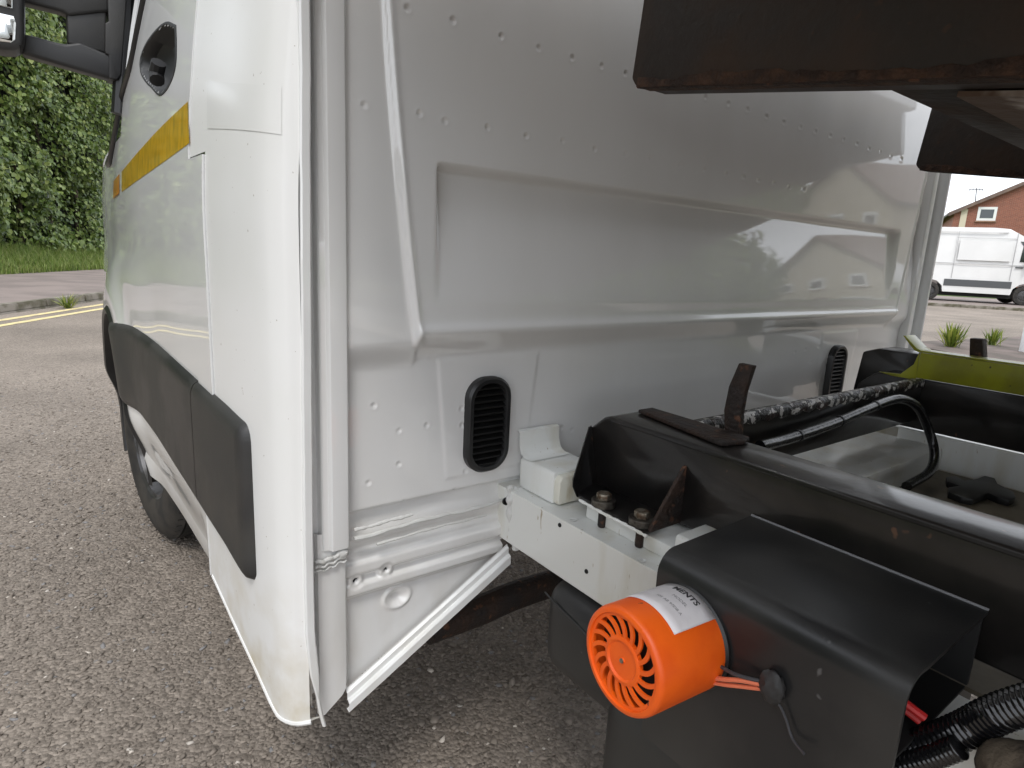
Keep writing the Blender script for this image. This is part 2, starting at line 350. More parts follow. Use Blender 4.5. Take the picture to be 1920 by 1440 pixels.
# pinch flange, recess and corner strip (plan profile extruded upwards)
def extr(name, prof, z0, z1, mtl, parent=truck, nz=2, mirror=False, **k):
    zs_ = np.linspace(z0, z1, nz); P = np.array([[(1.9-x if mirror else x, y, z) for z in zs_] for x, y in prof]); return sheet(name, P, mtl, parent, **k)
xf0 = float(pt(561, 700, 1, -.018)[0]); xf1 = float(pt(581, 700, 1, -.02)[0]); xs0 = float(pt(600, 700, 1, .0)[0]); xs1 = float(pt(655, 700, 1, -.008)[0]); xp = float(pt(660, 700, 1, .0)[0])
print('flange', xf0, xf1, xs0, xs1, xp)
fprof = [(xf0-.001, -.014), (xf0, -.019), (xf0+.003, -.022), (xf1-.002, -.022), (xf1, -.020), (xf1, .014), (xs0, .016)]
path = [(571, -10), (573, 300), (576, 700), (579, 1000), (581, 1120), (585, 1210), (592, 1275), (600, 1325), (609, 1362)]
fc = [pt(x, y, 1, -.021) for x, y in path]; fcs = bez([tuple(p) for p in [(fc[0]+np.array([0, 0, .75]))]+fc], 8)
vs = []; fs = []
for i, p in enumerate(fcs):
    hw = (xf1-xf0)/2*(1 if p.z > G-.60 else max(.42, 1-(G-.60-p.z)/.07)); wob = .00025*math.sin(p.z*90)+.0002*math.sin(p.z*37)
    for dx, dy in ((-hw, .006), (-hw, .001), (-hw+.002, -.001), (hw-.002, -.001+wob), (hw, .001), (hw, .010)): vs.append((p.x+dx+wob, p.y+dy, p.z))
for i in range(len(fcs)-1):
    for k in range(6): fs.append([i*6+k, i*6+(k+1) % 6, (i+1)*6+(k+1) % 6, (i+1)*6+k])
fs.append(list(range((len(fcs)-1)*6, len(fcs)*6)))
flange = obj('pinch_flange', vs, fs, WHITE, truck, angle=30)
for mir in (False, True):
    extr('channel', [(xf1-.004, -.012), (xf1-.003, .016), (xs0-.001, .018), (xs0, .012)], G-.66, G+1.05, PRIMER, mirror=mir)
    extr('corner_strip', [(xs0, .018), (xs0+.0005, .004), (xs0+.002, .0015), (xs0+.009, .0005), (xs0+.0115, -.0055), (xs0+.0125, -.0065), (xs1-.005, -.0065), (xs1-.002, -.0055), (xs1, -.002), (xs1, .03)], G-.425, G+1.05, PRIMER, mirror=mir, angle=24)
# mirrored far flange, with the far corner panel
for a, b in ((False, 0),):
    pr = [(-.09, .35), (-.085, .2), (-.07, .08), (-.05, .02), (xf0-.004, -.012), (xf0, -.020), (xf0+.003, -.023), (xf1-.001, -.023), (xf1, -.020), (xf1, .014), (xs0, .016)]
    extr('far_corner_panel', pr, G-.62, G+1.05, WHITE, mirror=True, angle=40)
# lower strip piece with a rounded foot
P = []
for x, y in [(xs0-.008, .014), (xs0-.006, .006), (xs0, .0045), (xs1-.010, .0045), (xs1-.003, .006), (xs1, .010), (xs1, .03)]:
    t = (x-xs0)/(xs1-xs0); P.append([(x, y, z) for z in (G-.695+.035*max(0, t)**1.5, G-.64, G-.55, G-.435, G-.40)])
sheet('lower_strip', np.array(P), PRIMER, truck, angle=40)
cap = MB()
for r0, dz, dy in ((.0030, 0, .002), (.0024, -.008, .003), (.0020, -.015, .004)):
    pts = [(xs0-.012+i*(xs1-xs0+.008)/14, -.004+dy+.0012*math.sin(i*1.7+dz*300), G-.438+dz+.006*sstep(4, 14, i)+.0015*math.sin(i*1.3)) for i in range(15)]; cap.tube(pts, r0, 8)
cap.add(*fromb((lambda bm: (bmesh.ops.create_icosphere(bm, subdivisions=2, radius=.008, matrix=Matrix.Translation((xs1-.010, -.001, G-.434)) @ Matrix.Diagonal((1.3, .6, 1.0, 1))), bm)[1])(bmesh.new())))
cap.build('sealer_bead', SEAL, truck)
# transparent repair film round the corner
Pf = [[tuple(on_side(px, (152+.07*(px-388))*(1-t)+(241+.0006*(px-388)**2)*t, .0007)) for t in np.linspace(0, 1, 8)] for px in np.linspace(388, 528, 36)]
sheet('repair_film', np.array(Pf), TAPE, corner)

# rear panel: a pressed sheet
X0, X1 = xs1-.004, 1.9-xs1+.004
gx = lin((X0, .50, .0026), (.50, .85, .0035), (.85, X1, .005)); gz = lin((-.70, .34, .0026), (.34, .5, .006), (.5, 1.05, .04))
XX, ZZ = np.meshgrid(gx, gz, indexing='ij'); XM = np.minimum(XX, 1.9-XX)
xr = curve1(ZZ, [-.16, -.146, .117, .307, .5, 1.1], [.166, .162, .126, .107, .095, .085])
main = sstep(-.006, .006, XM-xr)
H = -.006*main+.003*(1-main)
H -= .0032*np.exp(-((XM-xr-.003)/.006)**2)*(ZZ > -.14)                      # bead on the step
gd = .021*np.clip((ZZ+.075)/.19, 0, 1)**1.15*sstep(.1225, .110, ZZ)*sstep(.182, .194, XX)*sstep(1.685, 1.640, XX)
H += gd
zs_ = -.128+.002*XX-.012*(1-main); sw = sstep(zs_+.012, zs_-.034, ZZ); H = H*(1-sw)+.019*sw
H -= .004*np.exp(-((ZZ-zs_-.012)/.010)**2)*main
lowm = sstep(-.2, -.22, ZZ)
# embossed pad round each vent
for cx in (.305, 1.475):
    dx = np.abs(XX-cx)-(.085+.10*(ZZ+.30)*(1 if cx < 1 else 1)); dz = np.abs(ZZ+.262)-.098; d = np.maximum(dx, dz); H -= .0016*sstep(.005, -.003, d)
# bottom seams and ribs
H += .012*sstep(-.382, -.388, ZZ); H -= .007*np.exp(-((ZZ+.427+.002*np.sin(XX*24))/.010)**2); H -= .005*sstep(-.452, -.454, ZZ)
H -= .010*sstep(-.462, -.470, ZZ)*sstep(-.494, -.484, ZZ); H -= .009*sstep(-.500, -.506, ZZ)*sstep(-.526, -.518, ZZ)
H += .004*sstep(-.529, -.531, ZZ)
for hx, hz in ((.072, -.497), (.122, -.493)):
    r = np.hypot(XX-hx, ZZ-hz); f_ = sstep(.014, .011, r); H = H*(1-f_)+.0195*f_; H += .012*sstep(.0044, .0034, r)
r = np.hypot((XX-.146)/1.25, ZZ+.552); H += .006*sstep(.016, .004, r)-.003*np.exp(-((r-.018)/.003)**2)
# spot weld dimples
sp = [(760, 18), (845, 40), (935, 70), (1005, 92), (1068, 110), (1123, 125), (1168, 139), (1222, 154), (1275, 170), (1318, 183), (1361, 195), (1397, 206), (1433, 219), (1465, 230), (1496, 239), (1524, 247), (1552, 255), (1577, 262), (1602, 270), (1625, 279), (1646, 285), (1666, 292), (1686, 298),
      (685, 196), (783, 214), (830, 228), (910, 240), (982, 255), (1050, 265), (1110, 280), (1168, 289), (1215, 297), (1270, 310), (1315, 318), (1357, 326), (1390, 332), (1418, 338), (1447, 343), (1475, 350), (1502, 354),
      (747, 807), (747, 870), (851, 919), (756, 941), (864, 765), (865, 796), (871, 883), (799, 797), (995, 807), (1022, 802), (1053, 802), (1072, 806), (690, 905), (700, 760), (1490, 660), (1510, 655), (1535, 650), (1480, 690), (1520, 680), (1640, 690), (1655, 655)]
for q in sp:
    p = pt(*q, 1, .0 if q[1] < 500 else .02); r = np.hypot(XX-p[0], ZZ-(p[2]-G)); H += .0015*sstep(.0052, .0018, r)-.0005*np.exp(-((r-.0062)/.0016)**2)
H += .0006*np.sin(XX*7.0+1)*np.sin(ZZ*9)                                     # sheet is never quite flat
H += .03*sstep(1.9-xp-.05, 1.9-xp, XX)*sstep(-.1, .25, ZZ)**1
P = np.stack([XX, H, ZZ+G], -1)
xcc = (gx[1:]+gx[:-1])/2; zcc = (gz[1:]+gz[:-1])/2
xm = np.minimum(xcc, 1.9-xcc)[:, None]; zdiag = np.where(xm < .345, -.684+(xm-.061)*(.154/.284), -.50)
keep = zcc[None, :] > zdiag
rear = sheet('rear_panel', P, PRIMER, truck, keep, angle=75)
# diagonal bottom flange
for mir in (False, True):
    fx = (lambda x: 1.9-x) if mir else (lambda x: x)
    a = np.array([.052, 0, -.690]); b = np.array([.352, 0, -.524]); n = 26; Pd = []
    for i in range(n+1):
        c = a+(b-a)*i/n; jig = .00012*math.sin(i*2.1)
        Pd.append([(fx(c[0]), y+jig, c[2]+G+dz) for y, dz in ((.012, .020), (.0115, .017), (.007, .014), (.0065, .004), (.004, .0035), (.0005, .002), (-.0005, .0005), (-.001, -.0135), (0, -.0145), (.010, -.0145))])
    sheet('bottom_flange', np.array(Pd), WHITE, truck, angle=30)
for q, rr in (((940, 935), .0065), ((1048, 0), 0)):
    if rr: p = pt(*q, 1, .012); MB().lathe([(0, 0), (rr, 0), (rr, .004)], (p[0], .0005, p[2]), (0, -1, 0), 14).build('drain_hole', DARK, truck)
for q in ((.072, -.497), (.122, -.493)):
    MB().lathe([(0, 0), (.0040, 0), (.0040, .002)], (q[0], .027, q[1]+G), (0, -1, 0), 12).build('bolt_hole', DARK, truck)
# sealer smears along the seam
mb = MB()
for z0, amp, x0, x1, r0 in ((-.405, .0012, .064, .16, .0030), (-.419, .0016, .064, .335, .0036), (-.437, .001, .10, .30, .0022)):
    pts = [(x, .006, G+z0+amp*math.sin(x*33+z0*40)+.4*amp*math.sin(x*120)+.012*(x-.06)) for x in np.linspace(x0, x1, 60)]
    mb.tube(pts, r0, 8, rf=lambda i: r0*(.9+.18*math.sin(i*.31)+.12*math.sin(i*.83)))
mb.build('seam_sealer', SEAL, truck)

# vents
SLAT = mat('vent_slat_plastic', (.007, .007, .007), .35)
def vent(cx, cz, hw, hh):
    def stad(w_, h_, n=10, rad=None):
        rad = rad or w_*.85; out = []
        for qx, qz, a0 in ((1, 1, 0), (-1, 1, 90), (-1, -1, 180), (1, -1, 270)):
            for k in range(n+1): a = R(a0+90*k/n); out.append((cx+qx*(w_-rad)+rad*math.cos(a), cz+qz*(h_-rad)+rad*math.sin(a)))
        return out
    rings = [(hw, hh, .021), (hw, hh, .006), (hw-.003, hh-.003, .002), (hw-.009, hh-.009, .002), (hw-.011, hh-.011, .006), (hw-.011, hh-.011, .022)]
    vs = []; fs = []
    for w_, h_, y in rings: s_ = stad(w_, h_, rad=min(hw*.85, w_*.9)); vs += [(x, y, z+G) for x, z in s_]
    n = len(vs)//len(rings)
    for i in range(len(rings)-1):
        for k in range(n): fs.append([i*n+k, i*n+(k+1) % n, (i+1)*n+(k+1) % n, (i+1)*n+k])
    fs.append(list(range((len(rings)-1)*n, len(rings)*n)))
    v = obj('vent', vs, fs, BLKPL, truck, angle=40)
    ns = 13
    for k in range(ns):
        z = cz-hh+.016+(2*hh-.032)*k/(ns-1)+G; e = hw-.010
        if k in (0, ns-1): e *= .72
        MB().prism([(cx-e, .0065, z-.0045), (cx-e, .0165, z+.0030), (cx-e, .0165, z+.0055), (cx-e, .0055, z-.0015), (cx-e, .0050, z-.0035)], (2*e, 0, 0)).build('slat', SLAT, v, smooth=False)
a = pt(914, 707, 1, .01); b = pt(914, 882, 1, .01); l = pt(874, 800, 1, .01); r_ = pt(953, 800, 1, .01)
vz, vh = (a[2]+b[2])/2-G, (a[2]-b[2])/2; vx, vw = (l[0]+r_[0])/2, (r_[0]-l[0])/2
print('vent', vx, vz, vw, vh)
vent(vx, vz, vw, vh); a2 = pt(1568, 690, 1, .01); vent(float(a2[0]), vz-.004, vw, vh)

# front wheel
STEER = R(7)
def wheel(cx, cy, steer, parent, full=True):
    ax = Vector((-math.cos(steer), math.sin(-steer), 0)); O = Vector((cx, cy, WZ))
    ax = Vector((-math.cos(steer), -math.sin(steer), 0))
    hw = .105
    prof = [(.205, hw-.006), (.215, hw), (.25, hw+.006), (.29, hw+.003), (.320, hw-.008), (.335, hw-.022)]
    tread = []
    for g0 in (.070, .032, -.006, -.044): tread += [(.343, g0+.006), (.345, g0+.004), (.336, g0+.003), (.336, g0-.003), (.345, g0-.004)]
    prof += tread+[(.335, -hw+.02), (.29, -hw), (.21, -hw)]
    t = MB().lathe(prof, O, ax, 72).build('wheel', RUBBER, parent, angle=25)
    sip = MB()
    for k in range(64):
        a = 2*math.pi*k/64; u = ax.orthogonal().normalized(); v = ax.cross(u); d = u*math.cos(a)+v*math.sin(a); tg = ax.cross(d)
        for c0, c1 in ((.082, .098), (.040, .064), (-.038, -.012)):
            A = O+d*.3452; q = [A+ax*c0+tg*.0022, A+ax*c1+tg*.006, A+ax*c1+tg*.002, A+ax*c0-tg*.0018]
            sip.add(q, [[0, 1, 2, 3]])
    sip.build('tread_sipes', DARK, t, smooth=False, kind='stuff')
    MB().lathe([(.206, hw-.006), (.200, hw-.012), (.192, hw-.012), (.185, hw-.04), (.15, hw-.055), (.10, hw-.030), (.075, hw-.02), (.07, hw+.005), (.0, hw+.006)], O, ax, 48).build('rim', ALLOY, t)
    return t
wheel(.048, WY, STEER, truck)

# mirror
mirY = 1.22
def mp_(px, py, y=mirY): return tuple(at(px, py, 1, y))
def slab(pts, thick, bev, y=mirY): return MB().prism([mp_(*p, y) for p in pts], (0, thick, 0), bev, 3)
arm = slab([(44, 62), (120, 82), (150, 78), (200, 100), (222, 104), (222, 152), (130, 126), (40, 100)], .05, .008).build('mirror_arm', PLAST, truck)
slab([(124, 20), (200, 10), (200, 100), (150, 90), (126, 82)], .045, .006, mirY+.006).build('arm_block', PLAST, arm)
slab([(40, -40), (205, -40), (205, 22), (128, 30), (120, 22), (40, 2)], .05, .008).build('arm_bar', PLAST, arm)
slab([(200, -30), (240, -30), (228, 140), (221, 150), (204, 147), (204, 103), (197, 100), (197, 42), (204, 40)], .07, .004, mirY-.004).build('mirror_pivot', PLAST, arm)
MB().tube([mp_(236, -20, 1.24), mp_(234, 90, 1.24), mp_(226, 215, 1.24)], .022, 10).build('mirror_base', BLKPL, arm)
hous = slab([(-260, -330), (30, -330), (44, -300), (46, 60), (44, 82), (36, 92), (18, 94), (-240, 50), (-270, 20)], .09, .012, mirY-.06).build('mirror_housing', PLAST, truck)
slab([(-230, -20), (-230, 10), (-100, 66), (20, 80), (29, 74), (31, 44), (26, 30), (-10, 22)], .004, .0015, mirY-.063).build('lower_mirror_glass', MIRROR, hous)
slab([(-230, -280), (-230, -40), (-10, 8), (24, 16), (24, -280)], .004, .0015, mirY-.063).build('upper_mirror_glass', MIRROR, hous)

# cab shell behind the skins
core = [(.05, -.44), (.05, 1.05), (.25, 1.38), (1.0, 1.42), (1.35, 1.25), (1.95, .42), (2.5, .25), (2.66, 0), (2.66, -.60), (1.98, -.60), (1.90, -.35), (1.5, -.19), (1.1, -.35), (1.02, -.44)]
pc = [(.16, y, z+G) for y, z in core]
MB().prism(pc, (1.74, 0, 0), .02).build('cab_shell', PRIMER, truck, angle=30)

# chassis rails
def rail(x, sgn):
    z0, z1 = G-.492, G-.394
    pr = [(x+sgn*.07, z1), (x, z1), (x, z1-.002), (x+sgn*.002, z1-.006), (x+sgn*.002, z0+.004), (x+sgn*.004, z0), (x+sgn*.07, z0), (x+sgn*.07, z0+.006), (x+sgn*.012, z0+.006), (x+sgn*.012, z1-.006), (x+sgn*.07, z1-.006)]
    return MB().prism([(a, .06, b) for a, b in pr], (0, -3.5, 0)).build('chassis_rail', RAILW, truck, angle=30)
rl = rail(.338, 1); rail(1.562, -1)
for q in ((1048, 985), (1098, 1072)):
    p = pt(*q, 0, .338); MB().lathe([(0, .0015), (.0032, .0015), (.0036, 0)], (p[0]+.002, p[1], p[2]), (-1, 0, 0), 12).build('bolt_hole', DARK, rl)
for q in ((1203, 1052), (1075, 975)):
    p = pt(*q, 2, -.3935); MB().lathe([(.004, 0), (.006, .001), (.005, 0)], p, (0, 0, 1), 12).build('weld_mark', SEAL, rl)
# bevelled weld where rail meets the panel
mb = MB()
for i in range(1):
    pts = [pt(958, 912, 1, -.004), pt(956, 940, 1, -.006), pt(958, 980, 1, -.006), pt(968, 1028, 1, -.008)]; mb.tube(bez([tuple(p) for p in pts], 8), .006, 8, rf=lambda i: .006+.002*math.sin(i*1.1))
    pts = [pt(955, 914, 1, -.008), pt(975, 918, 1, -.01), pt(1002, 922, 1, -.02), pt(1035, 948, 0, .37)]; mb.tube(bez([tuple(p) for p in pts], 8), .004, 8, rf=lambda i: .004+.0012*math.sin(i*1.7))
mb.build('weld_bead', SEAL, truck)
# upper mounting box on the rail, its flange on the cab and the spacer
z1 = G-.340
MB().prism([(.362, 0, z1-.053), (.362, 0, z1-.004), (.366, 0, z1), (.455, 0, z1), (.455, 0, z1-.053)], (0, -.09, 0), .003).build('mounting_box', RAILW, truck)
a = pt(978, 818, 1, .012); b = pt(1045, 805, 1, .012)
Pm = []
for t in np.linspace(0, 1, 8):
    Pm.append([(.362+.09*t, y, z) for y, z in ((.014, z1+.045), (.006, z1+.043), (.004, z1+.02), (-.002, z1+.006), (-.012, z1+.001), (-.03, z1+.001))])
sheet('box_flange', np.array(Pm), RAILW, truck, angle=60)
MB().prism([(.364, -.088, z1-.051), (.364, -.088, z1-.012), (.370, -.088, z1-.004), (.455, -.088, z1-.002), (.455, -.088, z1-.051)], (0, -.016, 0), .003).build('spacer_block', CREAM, truck)
MB().prism([(.375, -.155, G-.394), (.375, -.155, G-.372), (.455, -.155, G-.372), (.455, -.155, G-.394)], (0, -.17, 0), .003).build('spacer_plate', RAILW, truck)
MB().prism([(.368, -.33, G-.394), (.368, -.33, G-.352), (.372, -.33, G-.348), (.455, -.33, G-.348), (.455, -.33, G-.394)], (0, -.09, 0), .002).build('rear_spacer', RAILW, truck)

# black subframe
BX, BW, BZ0, BZ1 = .430, .085, G-.365, G-.243
def beam(x0, name, mtl, front=-.085):
    pr = [(front, BZ0), (front, BZ1-.040), (front-.010, BZ1-.028), (front-.038, BZ1-.004), (front-.05, BZ1), (-3.35, BZ1), (-3.35, BZ0)]
    return MB().prism([(x0, y, z) for y, z in pr], (BW, 0, 0), .005, 3).build(name, mtl, truck)
beam(BX, 'subframe_beam', BLACK); far = beam(1.9-BX-BW, 'subframe_beam', BLACK)
# top edge bead of the near beam
MB().tube([(BX+.004, -.14, BZ1-.006), (BX+.004, -3.3, BZ1-.006)], .0045, 8).build('edge_weld', BLACK, truck)
# crossbeam between them with a chipped edge
cb0, cb1 = -.205, -.238
MB().box((BX+BW-.002, cb1+.006, BZ0+.02), (1.9-BX-BW+.002, cb0, BZ1-.001), .005).build('crossbeam', BLACK, truck)
n = 90; vs = []; fs = []
for i in range(n+1):
    x = BX+BW+.004+(1.9-2*BX-2*BW-.008)*i/n; j1, j2 = .003*math.sin(i*1.9)+.002*math.sin(i*.7), .003*math.sin(i*1.3+2)
    for dy, dz in ((.014+j1, .0012), (.001, .0030+j2*.2), (-.004, -.004), (-.003, -.016+j2), (.004, -.020+j2)): vs.append((x, cb1+.006+dy, BZ1+dz))
for i in range(n):
    for k in range(4): fs.append([i*5+k, i*5+5+k, i*5+6+k, i*5+k+1])
obj('chipped_edge', vs, fs, WORN, truck, angle=60)
# rusty top plate and the two guide posts
def topplate(pts, z, th, mtl, name, bev=.002): return MB().prism([tuple(pt(x, y, 2, z)) for x, y in pts], (0, 0, th), bev).build(name, mtl, truck)
topplate([(1196, 774), (1222, 770), (1405, 826), (1396, 834), (1352, 838), (1340, 833)], -.2425, .006, RUST, 'rusty_plate')
gp = [pt(*q, 0, .525) for q in ((1360, 822), (1357, 770), (1366, 725), (1385, 681), (1412, 686), (1396, 735), (1388, 780), (1386, 824))]
MB().prism([tuple(p) for p in gp], (.010, 0, 0), .0012).build('guide_post', RUST, truck)
gp = [pt(*q, 0, 1.44) for q in ((1817, 676), (1818, 634), (1842, 636), (1844, 678))]
MB().prism([tuple(p) for p in gp], (.03, 0, 0), .002).build('guide_post', RUST, truck)
# yellow-green edge guide on the far beam
XF = 1.9-BX-BW
yg = MB()
yg.box((XF-.002, -3.2, BZ1+.001), (XF+.005, -.215, BZ1+.062), .0015)
yg.box((XF-.001, -3.2, BZ1+.0625), (XF+.045, -.215, BZ1+.067), .0015)
ygo = yg.build('edge_guide', YELGR, truck)
fl_ = [pt(*q, 0, XF) for q in ((1735, 657), (1715, 655), (1697, 632), (1690, 628))]
z_ = BZ1+.067
MB().prism([(XF, -.215, z_), (XF, -.205, z_+.004), (XF, -.175, z_+.030), (XF, -.170, z_+.030), (XF, -.200, z_-.002), (XF, -.215, z_-.006)], (.06, 0, 0), .001).build('guide_lip', YELGR, ygo)
MB().prism([(XF-.001, -.213, z_), (XF-.001, -.205, z_-.035), (XF-.001, -.18, BZ1+.004), (XF-.001, -.13, BZ1+.001), (XF-.001, -.16, BZ1-.004), (XF-.001, -.215, BZ1-.004)], (.006, 0, 0), .001).build('guide_foot', YELGR, ygo)
MB().prism([(XF+.08, -.10, BZ0+.02), (XF+.08, -.04, BZ0+.05), (XF+.08, -.05, BZ1+.035), (XF+.08, -.09, BZ1+.05), (XF+.08, -.2, BZ1+.05), (XF+.08, -.2, BZ0+.02)], (.09, 0, 0), .006).build('far_bracket', BLACK, truck)

# mounting bracket with two bolts
br = MB().prism([tuple(pt(*q, 2, -.366)) for q in ((1078, 926), (1088, 938), (1212, 1007), (1250, 972))]+[(BX+.004, -.30, G-.366), (BX+.004, -.11, G-.366)], (0, 0, .006), .001).build('mounting_bracket', BLACK, truck)
A = pt(1110, 803, 0, BX-.001); B_ = pt(1075, 905, 2, -.36)
MB().prism([(BX+.001, -.098, G-.268), (BX-.008, -.101, G-.268), tuple(pt(1075, 900, 2, -.345)), tuple(pt(1074, 914, 2, -.353)), tuple(pt(1082, 933, 2, -.364)), (BX+.001, -.122, G-.364)], (.002, .004, 0), .0008).build('gusset', BLACK, br)
MB().prism([(BX+.001, -.285, G-.276), (BX-.003, -.285, G-.278), (BX-.060, -.285, G-.352), (BX-.064, -.285, G-.362), (BX+.001, -.285, G-.362)], (0, -.0055, 0), .001).build('gusset', RUST, br)
rimp = [pt(*q, 2, -.361) for q in ((1086, 937), (1130, 962), (1175, 985), (1213, 1006))]
MB().tube(bez([tuple(p) for p in rimp], 10), .0022, 6, rf=lambda i: .0016+.0012*abs(math.sin(i*.9))).build('chipped_rim', RAILW, br)
for q in ((1131, 948), (1202, 983)):
    p = Vector(pt(*q, 2, -.360)); b = MB().lathe([(0, .0105), (.0172, .0105), (.0180, .0095), (.0180, .001), (.0172, 0), (0, 0)], p, (0, 0, 1), 28).build('washer', WASH, br)
    mb = MB(); hx = [(p.x+.0115*math.cos(R(60*k+12)), p.y+.0115*math.sin(R(60*k+12)), p.z+.0105) for k in range(6)]; mb.prism(hx, (0, 0, .0095), .0012)
    mb.lathe([(0, .0002), (.0085, .0002), (.0085, -.001)], p+Vector((0, 0, .0202)), (0, 0, 1), 18); mb.build('bolt', BOLT, br)
    MB().lathe([(.0062, .03), (.0062, .002), (.005, 0), (0, 0)], p+Vector((0, 0, -.034)), (0, 0, 1), 16).build('bolt_shank', RUST, br)
# hose along the crossbeam
hp = [pt(1425, 836, 1, -.262), pt(1480, 822, 1, -.258), pt(1560, 795, 1, -.256), pt(1620, 770, 1, -.256), pt(1665, 752, 1, -.258), pt(1695, 749, 1, -.268), pt(1722, 766, 1, -.285), pt(1742, 808, 1, -.30), pt(1752, 850, 1, -.32), pt(1742, 885, 1, -.34), pt(1700, 912, 1, -.35)]
hs = bez([tuple(p) for p in hp], 10); hose = MB().tube(hs, .0095, 14).build('hose', SLEEVE, truck)
for k in (22, 34, 12):
    MB().tube([hs[k], hs[k]+(hs[k+1]-hs[k]).normalized()*.005], .0108, 14).build('cable_tie', BLKPL, hose)
# what lies between the beams
MB().box((.52, -.30, G-.50), (1.385, -.12, G-.392), .01).build('cross_channel', RAILW, truck)
MB().box((1.375, -3.3, G-.445), (1.384, -.2, G-.366), .003).build('inner_rail', RAILW, truck)
MB().box((.52, -1.4, G-.452), (1.376, -.30, G-.446), .001).build('floor_plate', PLATE, truck)
st = [(1772, 905), (1790, 903), (1806, 912), (1830, 908), (1850, 900), (1862, 905), (1868, 918), (1898, 934), (1902, 944), (1890, 950), (1868, 944), (1850, 936), (1822, 948), (1800, 944), (1776, 934), (1776, 925), (1796, 922), (1774, 914)]
MB().prism([tuple(pt(x, y, 2, -.4455)) for x, y in st], (0, 0, .014), .002).build('star_bracket', BLKPL, truck)

# siren on its folded cover
FX = .252; y0, y1 = -.397, -.648; zt = G-.309; prof = [(BX-.001, zt), (FX+.035, zt-.003)]
for k in range(9): a = R(90+90*k/8); prof.append((FX+.026+.026*math.cos(a), zt-.029+.026*math.sin(a)))
prof += [(FX, zt-.12), (FX+.001, G-.545)]
vs = []; fs = []; th = .004; n = len(prof)
inn = [(prof[0][0], prof[0][1]-th)]+[(x+th*(.3 if i < 2 else min(1, (i-1)/9)), z-th*(1 if i < 2 else max(0, 1-(i-1)/9))) for i, (x, z) in enumerate(prof)][1:]
loop = prof+inn[::-1]
P = np.array([[(x, y, z) for y in (y0, y1)] for x, z in loop+loop[:1]])
cov = sheet('siren_cover', P, SATIN, truck, angle=30)
L = len(loop)
obj('cover_edge', [(x, y1, z) for x, z in loop], [[i, i+1, L-2-i, L-1-i] for i in range(n-1)], SATIN, cov, smooth=False)
obj('cover_edge', [(x, y0, z) for x, z in loop], [[i, i+1, L-2-i, L-1-i] for i in range(n-1)], SATIN, cov, smooth=False)
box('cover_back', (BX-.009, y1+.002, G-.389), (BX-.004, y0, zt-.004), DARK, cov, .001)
box('cover_shade_floor', (FX+.006, y1+.003, G-.3925), (BX-.010, y0, G-.3895), DARK, cov)  # black sheet added above the rail as painted shade inside the cover
box('cover_shade_wall', (.328, y1+.02, G-.545), (.333, y0, G-.394), DARK, cov)  # second added black sheet, hides the rail web to darken the inside
MB().tube([(BX-.002, y0, zt+.0005), (BX-.002, y1, zt+.0005)], .0016, 8).build('edge_highlight', mat('highlight_grey', (.22, .22, .23), .35), cov)  # pale grey tube, a painted highlight along the bent back edge
S0 = Vector(pt(1163, 1240, 0, .158)); S1 = Vector((FX, S0.y-.005, S0.z-.003)); SA = (S0-S1).normalized(); SL = (S0-S1).length; SR = .0545
sir = MB().lathe([(SR-.001, -.002), (SR-.001, .001), (SR, .002), (SR-.0006, SL-.006), (SR-.002, SL-.0015), (SR-.004, SL), (SR-.0075, SL), (SR-.0085, SL-.003), (SR-.0085, SL-.022)], S1, SA, 72).build('siren', ORANGE, truck, angle=45)
MB().lathe([(SR+.002, -.001), (SR+.0025, .0015), (SR, .004)], S1, SA, 48).build('siren_gasket', BLKPL, sir)
MB().lathe([(0, 0), (SR-.0085, 0)], S0-SA*.020, SA, 36).build('siren_cavity', DARK, sir)
U = SA.orthogonal().normalized(); Zr = Vector((0, 0, 1)); U = (Zr-SA*Zr.dot(SA)).normalized(); Wv = SA.cross(U)
def sp_(r, a, h): return S0+SA*h+(U*math.cos(a)+Wv*math.sin(a))*r
gr = MB(); nv = 17; ro, ri = SR-.0085, .0232
def arcprism(fa, fb, h0, h1, steps=8, r0=ri-.0005, r1=ro+.0005):
    vs = []; fs = []
    for i in range(steps+1):
        t = i/steps; r = r0+(r1-r0)*t
        for h in (h0, h1): vs += [sp_(r, fa(t), h), sp_(r, fb(t), h)]
    for i in range(steps):
        b = i*4; c = b+4; fs += [[b+2, b+3, c+3, c+2], [b, c, c+1, b+1], [b, b+2, c+2, c], [b+1, c+1, c+3, b+3]]
    gr.add(vs, fs)
for k in range(nv):
    a0 = 2*math.pi*k/nv; tw = .30
    def cen(t, a0=a0): return a0+tw*t*t*.9+.1*t
    wid = lambda t: .085-.022*t+.09*max(0, (t-.86)/.14)**2+.09*max(0, (.12-t)/.12)**2
    arcprism(lambda t: cen(t)-wid(t), lambda t: cen(t)+wid(t), -.0045, -.0022)
gr.lathe([(ro+.001, -.007), (ro+.001, -.0022), (ro-.0028, -.0024), (ro-.0028, -.007)], S0, SA, 64)
gr.lathe([(ri+.001, -.007), (ri+.001, -.0022), (ri-.001, -.0010), (ri-.003, -.0010), (ri-.0050, -.003), (.003, -.0032), (.0026, -.0018), (0, -.0016)], S0, SA, 48)
gr.build('siren_grille', ORANGE, sir, angle=40)
MB().lathe([(.0027, 0), (.0022, .0012), (0, .0016)], S0-SA*.0020, SA, 14).build('centre_screw', BOLT, sir)
